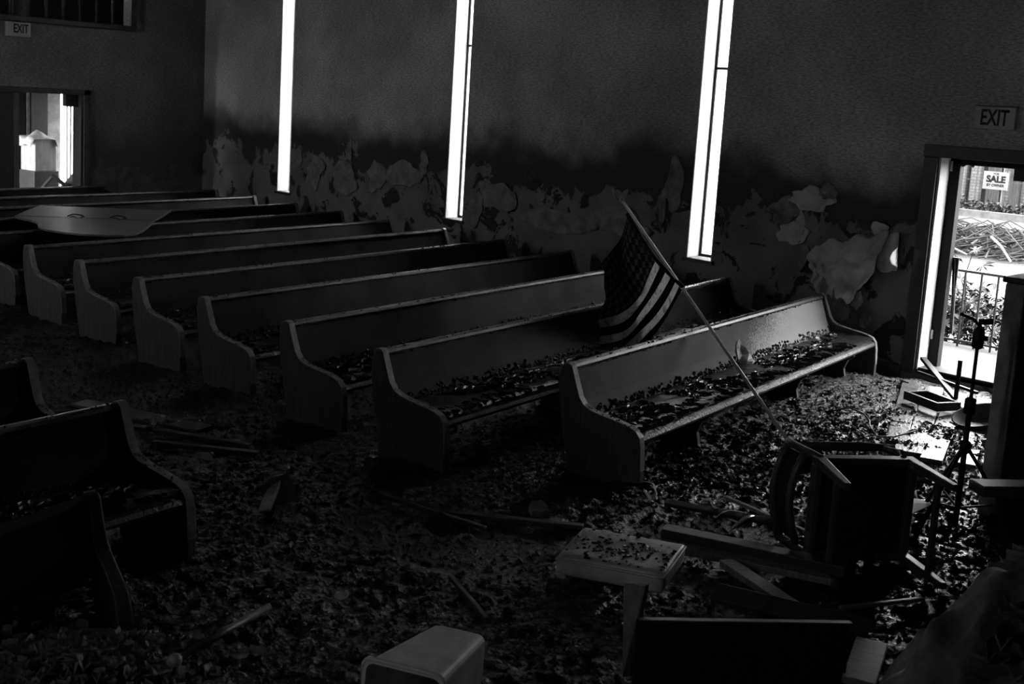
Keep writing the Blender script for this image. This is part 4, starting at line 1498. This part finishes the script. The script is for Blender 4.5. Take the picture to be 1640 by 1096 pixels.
part_ = struct(MB().box(2.784, 2.90, .70, 3.97, -.14, 1.41), 'wall_partition', M['partition'], bevel=.015)
MB().box(2.77, 2.915, .685, 3.97, 1.41, 1.445).build('partition_cap', M['casing'], part_, bevel=.008)
rl = empty('altar_rail', (3.47, -1.22, 0), (0, 0, math.radians(52)), 'dark toppled altar rail with a thick wooden top at the right edge', 'rail')
MB().box(0, 1.5, -.07, .05, .70, .75).build('hand_rail', M['chair_wood'], rl, bevel=.01)
MB().prism([(.18, -.05), (1.5, -.05), (1.5, .70), (.12, .70), (.15, .55), (.2, .45), (.17, .3), (.22, .15)], -.03, .02, 1).build('rail_panel', M['black_fabric'], rl)
MB().box(.3, .36, -.05, .04, -.05, .70).build('rail_post', M['dark_wood'], rl, bevel=.005)

# ------------------------------------------------------------------ torn strips, scraps, floorboards
GS = 'torn white strips between cushion and chair'
def ribbon(p0_, ang, l, w, curl, seed, label, rise=.05):
    r_ = random.Random(seed)
    vs, fs = [], []
    n = 9
    for i in range(n):
        t = i / (n - 1)
        x = l * t
        y = .18 * l * math.sin(t * 6.5 + seed) * curl
        z = rise * abs(math.sin(t * 5.2 + seed)) + .012 * math.sin(9 * t + seed)
        ww = w * (.35 + .65 * math.sin(math.pi * min(1, t * .9 + .08))) / 2
        tw = .7 * math.sin(3 * t + seed)
        vs += [(x, y - ww * math.cos(tw), z - ww * math.sin(tw)), (x, y + ww * math.cos(tw), z + ww * math.sin(tw))]
    for i in range(n - 1):
        fs.append((2 * i, 2 * i + 2, 2 * i + 3, 2 * i + 1))
    o = MB().add(vs, fs).build('torn_strip', M['strip'], smooth=True)
    o.modifiers.new('thickness', 'SOLIDIFY').thickness = .003
    o.location = (p0_[0], p0_[1], mz(p0_[0], p0_[1]) + .012)
    o.rotation_euler = (0, 0, ang)
    tag(o, label, 'strip', GS)


for i, (x, y, a, l, w, c, lb) in enumerate([
        (1.78, -.78, .2, .26, .022, 1.6, 'curled white strip nearest the front pew'),
        (1.93, -.72, -.6, .30, .03, -1.8, 'broad white strip arching over the batten left of the overturned chair'),
        (2.06, -.60, .9, .24, .03, 1.8, 'upright curled white strip in the middle of the torn strips'),
        (2.20, -.72, .1, .26, .022, -2, 'white strip lying right of the other strips, near the chair back'),
        (2.33, -.48, 1.2, .18, .035, 1.6, 'short white strip standing just left of the overturned chair'),
        (1.62, -.98, 2.6, .2, .02, 1.6, 'narrow white strip at the top left of the strips by the cushion')]):
    ribbon((x, y), a, l, w, c, i + 1, lb, .05 + .02 * (i % 3))


def scrap(name, x, y, w, h, rot, tilt, m, label, th=.012, cat='scrap', seed=1):
    r_ = random.Random(seed)
    n = 7
    prof = [(w / 2 * math.cos(2 * math.pi * k / n) * r_.uniform(.75, 1.2), h / 2 * math.sin(2 * math.pi * k / n) * r_.uniform(.75, 1.2)) for k in range(n)]
    o = MB().prism(prof, -th / 2, th / 2, 2).build(name, m, bevel=.002)
    o.location = (x, y, mz(x, y) + .012 + abs(math.sin(tilt)) * max(w, h) * .4)
    o.rotation_euler = (tilt, tilt * .5, rot)
    return tag(o, label, cat)


scrap('torn_sheet', .20, -2.60, .20, .24, .4, .55, M['grey_scrap'], 'pale torn sheet standing beside a splintered board in the aisle', th=.006, cat='sheet', seed=2)
board('splintered_board', (.08, -2.52, .10), (.34, -2.80, .02), .07, .025, M['mid_wood'], 'short splintered board leaning on the pale torn sheet in the aisle', roll=.4)
scrap('square_tile', .78, -2.45, .10, .09, .2, .5, M['grey_scrap'], 'small square grey tile tipped up in the mud below the second pew', seed=4, cat='tile')
scrap('pointed_shard', 1.10, -2.22, .16, .14, .9, 1.0, M['dark_wood'], 'dark pointed shard standing in the mud left of the cushion', seed=5, cat='shard')
scrap('paper_scrap', -.70, -2.52, .12, .09, .3, .2, M['grey_scrap'], 'pale scrap of paper on the mud beside the sloping arm of the left pew', th=.005, seed=6, cat='paper')
scrap('paper_scrap', -.20, -2.30, .10, .06, .9, .2, M['grey_scrap'], 'small pale paper scrap in the aisle beyond the torn sheet', th=.005, seed=7, cat='paper')
scrap('paper_scrap', 1.40, -3.10, .07, .07, .3, .2, M['paper'], 'tiny pale flake of paper beside the tip of the fallen rod', th=.005, seed=8, cat='paper')
scrap('paper_scrap', 1.62, -3.80, .07, .06, 1.3, .2, M['grey_scrap'], 'tiny pale scrap between the fallen rod and the plastic bin', th=.005, seed=9, cat='paper')
scrap('plaster_lump', 1.22, -1.55, .12, .10, .3, .3, M['grey_scrap'], 'grey plaster lump on the mud just behind the cushion', th=.05, seed=10, cat='plaster')
scrap('plaster_lump', 2.72, -.95, .13, .12, 1.3, .3, M['grey_scrap'], 'grey plaster lump on the mud under the overturned chair', th=.06, seed=11, cat='plaster')
GD = 'boards lying in the aisle'
for i, (a, b, w, m_, lb) in enumerate([
        ((-2.3, -2.55), (-1.2, -2.2), .16, 'dark_wood', 'long dark board lying across the aisle behind the left pew end'),
        ((-1.35, -2.50), (-.75, -2.15), .05, 'chair_wood', 'narrow board in the aisle, upper of two near the left pews'),
        ((-1.15, -2.62), (-.55, -2.22), .05, 'dark_wood', 'narrow board in the aisle, lower of two near the left pews'),
        ((-2.0, -2.9), (-1.45, -2.5), .06, 'dark_wood', 'dark batten in the aisle beside the rearmost left pew'),
        ((.9, -1.95), (1.55, -1.55), .05, 'dark_wood', 'dark stick in the mud under the end of the front pew'),
        ((.5, -2.1), (1.2, -1.95), .03, 'dark_wood', 'thin dark stick on the mud below the second pew end'),
        ((1.55, -2.55), (2.0, -2.75), .025, 'dark_wood', 'thin dark stick on the mud below the cushion')]):
    za, zb = mz(*a) + .02, mz(*b) + .02
    board('debris_board', (a[0], a[1], za), (b[0], b[1], zb), w, .022, M[m_], lb, group=GD)

GF = 'washed floorboards by the exit door'
fbd = [((.93, 3.80), (1.86, 1.52), .15), ((1.17, 3.74), (1.99, 1.55), .15), ((1.40, 3.70), (2.14, 1.50), .15), ((1.64, 3.70), (2.33, 1.60), .15)]
for i, (a, b, w) in enumerate(fbd):
    board('floorboard', (a[0], a[1], .0), (b[0], b[1], -.004), w, .03, M['floorboard'],
          ['leftmost', 'second from left', 'third from left', 'rightmost'][i] + ' of the pale washed floorboards running out from the exit door', group=GF)
# small wreckage by the door
board('bent_rail', (.98, 3.86, .22), (1.76, 2.95, .06), .05, .03, M['black_metal'], 'dark bar sloping down from the door sill to the right', cat='bar')
board('broken_post', (1.62, 3.1, .04), (1.62, 3.1, .42), .03, .03, M['black_metal'], 'short dark upright bar standing before the door sill', cat='bar')
board('cross_bar', (1.05, 3.62, .14), (1.75, 3.2, .16), .03, .025, M['black_metal'], 'thin dark bar lying level before the door sill', cat='bar')
fbx = empty('open_frame', (1.50, 2.92, .08), (0, 0, -.45), 'small dark rectangular frame lying on the floorboards by the door', 'frame')
for (x0, x1, y0, y1) in ((-.2, .2, -.12, -.09), (-.2, .2, .09, .12), (-.2, -.17, -.09, .09), (.17, .2, -.09, .09)):
    MB().box(x0, x1, y0, y1, -.035, .035).build('frame_side', M['dark_wood'], fbx, bevel=.003)
basin = empty('white_basin', (1.98, 2.75, .05), (.3, -.2, 0), 'white plastic basin rim half sunk in mud beside the partition', 'basin')
MB().lathe([(.10, -.06), (.17, 0), (.20, .05), (.215, .055), (.195, .045), (.155, 0), (.08, -.045)], (0, 0, 0), 22).build('bowl', M['sign_white'], basin, smooth=True)
wr = MB().tube([(1.12 + .09 * i, 1.9 + .25 * math.sin(i * .8), .05 + .03 * math.sin(i * 1.7)) for i in range(9)], .006, 6).build('loose_wire', M['black_metal'], smooth=True)
tag(wr, 'thin dark wire curling over the mud left of the floorboards', 'wire')
sht = MB().add([(2.36, .10, .07), (2.62, .02, .05), (2.66, .34, .08), (2.44, .42, .06), (2.36, .10, .064), (2.62, .02, .044), (2.66, .34, .074), (2.44, .42, .054)],
               [(0, 1, 2, 3), (7, 6, 5, 4), (0, 4, 5, 1), (1, 5, 6, 2), (2, 6, 7, 3), (3, 7, 4, 0)]).build('white_sheet', M['paper'])
tag(sht, 'white sheet lying on the mud behind the overturned chair back', 'sheet')

# ------------------------------------------------------------------ outside the exit door
struct(MB().box(-40, 40, YW + .29, 60, -.4, -.06), 'ground_outside', M['asphalt'])
struct(MB().box(.1, 2.6, YW + .3, 5.55, -.2, .10), 'trim_1', M['concrete'], bevel=.01)
rg = empty('iron_railing', (.35, 5.40, .10), label='thin black iron railing on the stoop outside the exit door', cat='railing')
MB().box(-.1, 1.9, -.012, .012, .76, .785).build('top_rail', M['black_metal'], rg)
MB().box(-.1, 1.9, -.012, .012, .05, .07).build('bottom_rail', M['black_metal'], rg)
bal_me = MB().box(-.008, .008, -.008, .008, 0, .77).mesh('railing_bar', M['black_metal'])
for i in range(12):
    b_ = add_part('railing_bar', bal_me, rg)
    b_.location = (-.03 + i * .165, 0, .0)
MB().box(.03, .07, -.02, .02, 0, .98).build('newel_post', M['black_metal'], rg)


def leaf_cluster(mb, c, rx, ry, rz, n, size, r_):
    for _ in range(n):
        while True:
            p = [r_.uniform(-1, 1) for _ in range(3)]
            if sum(q * q for q in p) <= 1:
                break
        x, y, z = c[0] + p[0] * rx, c[1] + p[1] * ry, c[2] + p[2] * rz
        s = size * r_.uniform(.6, 1.3)
        a, t = r_.uniform(0, 6.28), r_.uniform(-.9, .9)
        dx, dy, dz = math.cos(a) * math.cos(t), math.sin(a) * math.cos(t), math.sin(t)
        px, py = -math.sin(a), math.cos(a)
        mb.add([(x, y, z), (x + dx * s * .5 + px * s * .28, y + dy * s * .5 + py * s * .28, z + dz * s * .5 + .1 * s), (x + dx * s, y + dy * s, z + dz * s - .1 * s),
                (x + dx * s * .5 - px * s * .28, y + dy * s * .5 - py * s * .28, z + dz * s * .5 + .1 * s)], [(0, 1, 2), (0, 2, 3)])


rl_ = random.Random(21)
for i, (x, y, h, n) in enumerate([(.10, 6.1, .62, 260), (.55, 6.0, .72, 300), (1.0, 6.2, .66, 280), (1.5, 6.1, .7, 280), (-.35, 6.4, .6, 220)]):
    s_ = empty('weedy_bush', (x, y, -.06), label=['bush behind the railing, second from left, by the door frame', 'leafy bush in the middle of the railing', 'leafy bush behind the railing right of the middle',
                                                     'bush at the right behind the railing', 'bush farthest left behind the railing'][i], cat='bush', group='bushes behind the railing')
    m_ = MB()
    leaf_cluster(m_, (0, 0, h * .52), .34, .25, h * .52, n * 2, .10, rl_)
    tag(m_.build('foliage', M['leaf'], s_), kind='stuff')
    for q in range(5):
        a = rl_.uniform(0, 6.28)
        MB().tube([(0, 0, 0), (.1 * math.cos(a), .1 * math.sin(a), h * .5), (.22 * math.cos(a), .2 * math.sin(a), h)], .007, 5, .003).build('stem', M['twig'], s_)
# sapling with big hand-shaped leaves in front of the railing
sp = empty('palmate_sapling', (.55, 5.68, -.06), label='sapling with large hand-shaped leaves rising above the railing', cat='plant')
MB().tube([(0, 0, 0), (.02, 0, .5), (.0, -.02, .9), (.05, -.03, 1.13)], .009, 6, .004).build('stem', M['twig'], sp)


def palm_leaf(r):
    m_ = MB()
    pts_ = []
    for k in range(7):
        a = math.radians(-120 + 40 * k)
        l = r * (1 - .28 * abs(k - 3) / 3)
        a0 = a - math.radians(20)
        pts_.append((r * .25 * math.cos(a0), r * .25 * math.sin(a0), .0))
        pts_.append((l * .65 * math.cos(a - .13), l * .65 * math.sin(a - .13), .02 * r))
        pts_.append((l * math.cos(a), l * math.sin(a), -.15 * r))
        pts_.append((l * .65 * math.cos(a + .13), l * .65 * math.sin(a + .13), .02 * r))
    n = len(pts_)
    m_.add([(0, 0, .02 * r)] + pts_, [(0, 1 + k, 1 + (k + 1) % n) for k in range(n - 1)])
    return m_.mesh('leaf', M['big_leaf'])


plm = palm_leaf(.15)
for i, (x, y, z, a, t, s_) in enumerate([(.06, -.04, 1.13, .4, .3, 1.1), (-.12, -.05, 1.05, 2.6, .5, 1.0), (.16, -.02, .98, -.3, .6, .9), (-.02, -.1, .82, 1.5, .7, 1.0), (.1, -.08, .62, 0, .5, .8),
                                         (-.14, -.08, .55, 2.2, .5, .9), (.2, -.1, .42, .4, .6, 1.0), (.38, -.1, .36, .2, .6, 1.0), (-.05, -.12, .30, 1.2, .6, .9)]):
    o = add_part('leaf', plm, sp)
    o.location = (x, y, z)
    o.rotation_euler = (t, -.2, a)
    o.scale = (s_, s_, s_)

# pile of cut branches on the drive
pm = MB()
for i in range(420):
    cx_, cy_ = rl_.uniform(-4.9, -1.4), rl_.gauss(16.0, .35)
    a = rl_.gauss(.3, .9)
    l = rl_.uniform(.3, .9)
    z0 = rl_.uniform(.0, .55) * max(.1, 1 - ((cx_ + 3.4) / 2.3) ** 2)
    p0_ = Vector((cx_ - l * math.cos(a), cy_ - l * math.sin(a), max(0, z0 - .12)))
    p1_ = Vector((cx_, cy_, z0 + rl_.uniform(0, .1)))
    p2_ = Vector((cx_ + l * math.cos(a + .2), cy_ + l * math.sin(a + .2), max(.0, z0 - .15)))
    pm.tube([p0_, p1_, p2_], rl_.uniform(.008, .022), 5, .006)
tag(pm.build('branch_pile', M['twig']), 'tangled pile of cut branches on the bright drive outside', 'branches', kind='stuff')
for i, (a, b, lb) in enumerate([((-3.0, 15.4, .35), (-2.3, 14.6, .02), 'pale bare branch sticking out of the front of the branch pile'),
                                ((-4.0, 15.2, .12), (-3.2, 14.9, .02), 'pale bare branch along the lower left edge of the branch pile')]):
    mid = (Vector(a) + Vector(b)) / 2 + Vector((0, 0, .05))
    tag(MB().tube([a, mid, b], .03, 6, .018).build('pale_branch', M['pale_twig']), lb, 'branch')
# kerb and brick building
struct(MB().box(-40, 40, 25.2, 25.5, -.1, .12), 'trim_2', M['concrete'])
BY = 27.2
bld = empty('brick_building', (0, BY, 0), label='pale brick building across the drive, seen through the exit door', cat='building')
MB().box(-30, 30, 0, .4, -.1, 4.2).build('brick_wall', M['brick'], bld)
for (x0, x1, nm, m_, pr) in [(-8.62, -8.38, 'brick_pier', 'brick', .22), (-8.36, -8.24, 'dark_gap', 'gap', .04), (-8.22, -7.98, 'brick_pier', 'brick', .24), (-7.96, -7.84, 'dark_gap', 'gap', .05),
                             (-7.83, -7.46, 'old_board_panel', 'board_old', .10), (-7.45, -7.40, 'dark_gap', 'gap', .04), (-7.2, -6.9, 'old_board_panel', 'board_old', .1), (-6.3, -5.9, 'brick_pier', 'brick', .2)]:
    MB().box(x0, x1, -pr, 0, -.1, 4.2).build(nm, M[m_], bld)
fn = empty('wire_fence', (0, 26.0, 0), label='thin wire fence with posts in front of the brick building', cat='fence')
bw_me = MB().box(-.008, .008, -.008, .008, -.05, 2.0).mesh('upright_wire', M['black_metal'])
for i in range(34):
    o = add_part('upright_wire', bw_me, fn)
    o.location = (-8.8 + i * .16, 0, 0)
for z_ in (.9, 1.5, 1.95):
    MB().box(-8.9, -3.4, -.006, .006, z_, z_ + .014).build('wire_strand', M['black_metal'], fn)
for x_ in (-8.75, -6.95, -5.15, -3.5):
    MB().tube([(x_, 0, -.05), (x_, 0, 2.1)], .03, 8).build('fence_post', M['casing'], fn)
sl_ = empty('sale_sign', (-7.13, 25.93, .93), (0, 0, 0), 'white SALE sign hanging on the wire fence outside', 'sign')
MB().box(-.34, .34, -.008, .008, -.24, .24).build('sign_board', M['sign_white'], sl_)
text_mesh('word_sale', 'SALE', .24, M['sign_ink'], sl_, (0, -.011, .03), (math.radians(90), 0, 0), 1.0, .011)
text_mesh('word_for', 'FOR', .08, M['sign_ink'], sl_, (0, -.011, .18), (math.radians(90), 0, 0), 1.0)
text_mesh('word_owner', 'BY OWNER', .10, M['sign_ink'], sl_, (0, -.011, -.13), (math.radians(90), 0, 0), .9, .003)
for i in range(9):
    x = -8.9 + i * .42 + rl_.uniform(-.08, .08)
    s_ = empty('fence_shrub', (x, 25.75, -.05), label='low weedy shrub at the foot of the wire fence, %s from the left' % ordn[i], cat='shrub', group='shrubs along the wire fence')
    m_ = MB()
    h = rl_.uniform(.35, .6)
    leaf_cluster(m_, (0, 0, h * .45), .3, .2, h * .5, 130, .14, rl_)
    tag(m_.build('foliage', M['leaf'], s_), kind='stuff')
    MB().tube([(0, 0, 0), (.03, 0, h * .5), (.1, 0, h * 1.15)], .012, 5, .004).build('stem', M['twig'], s_)
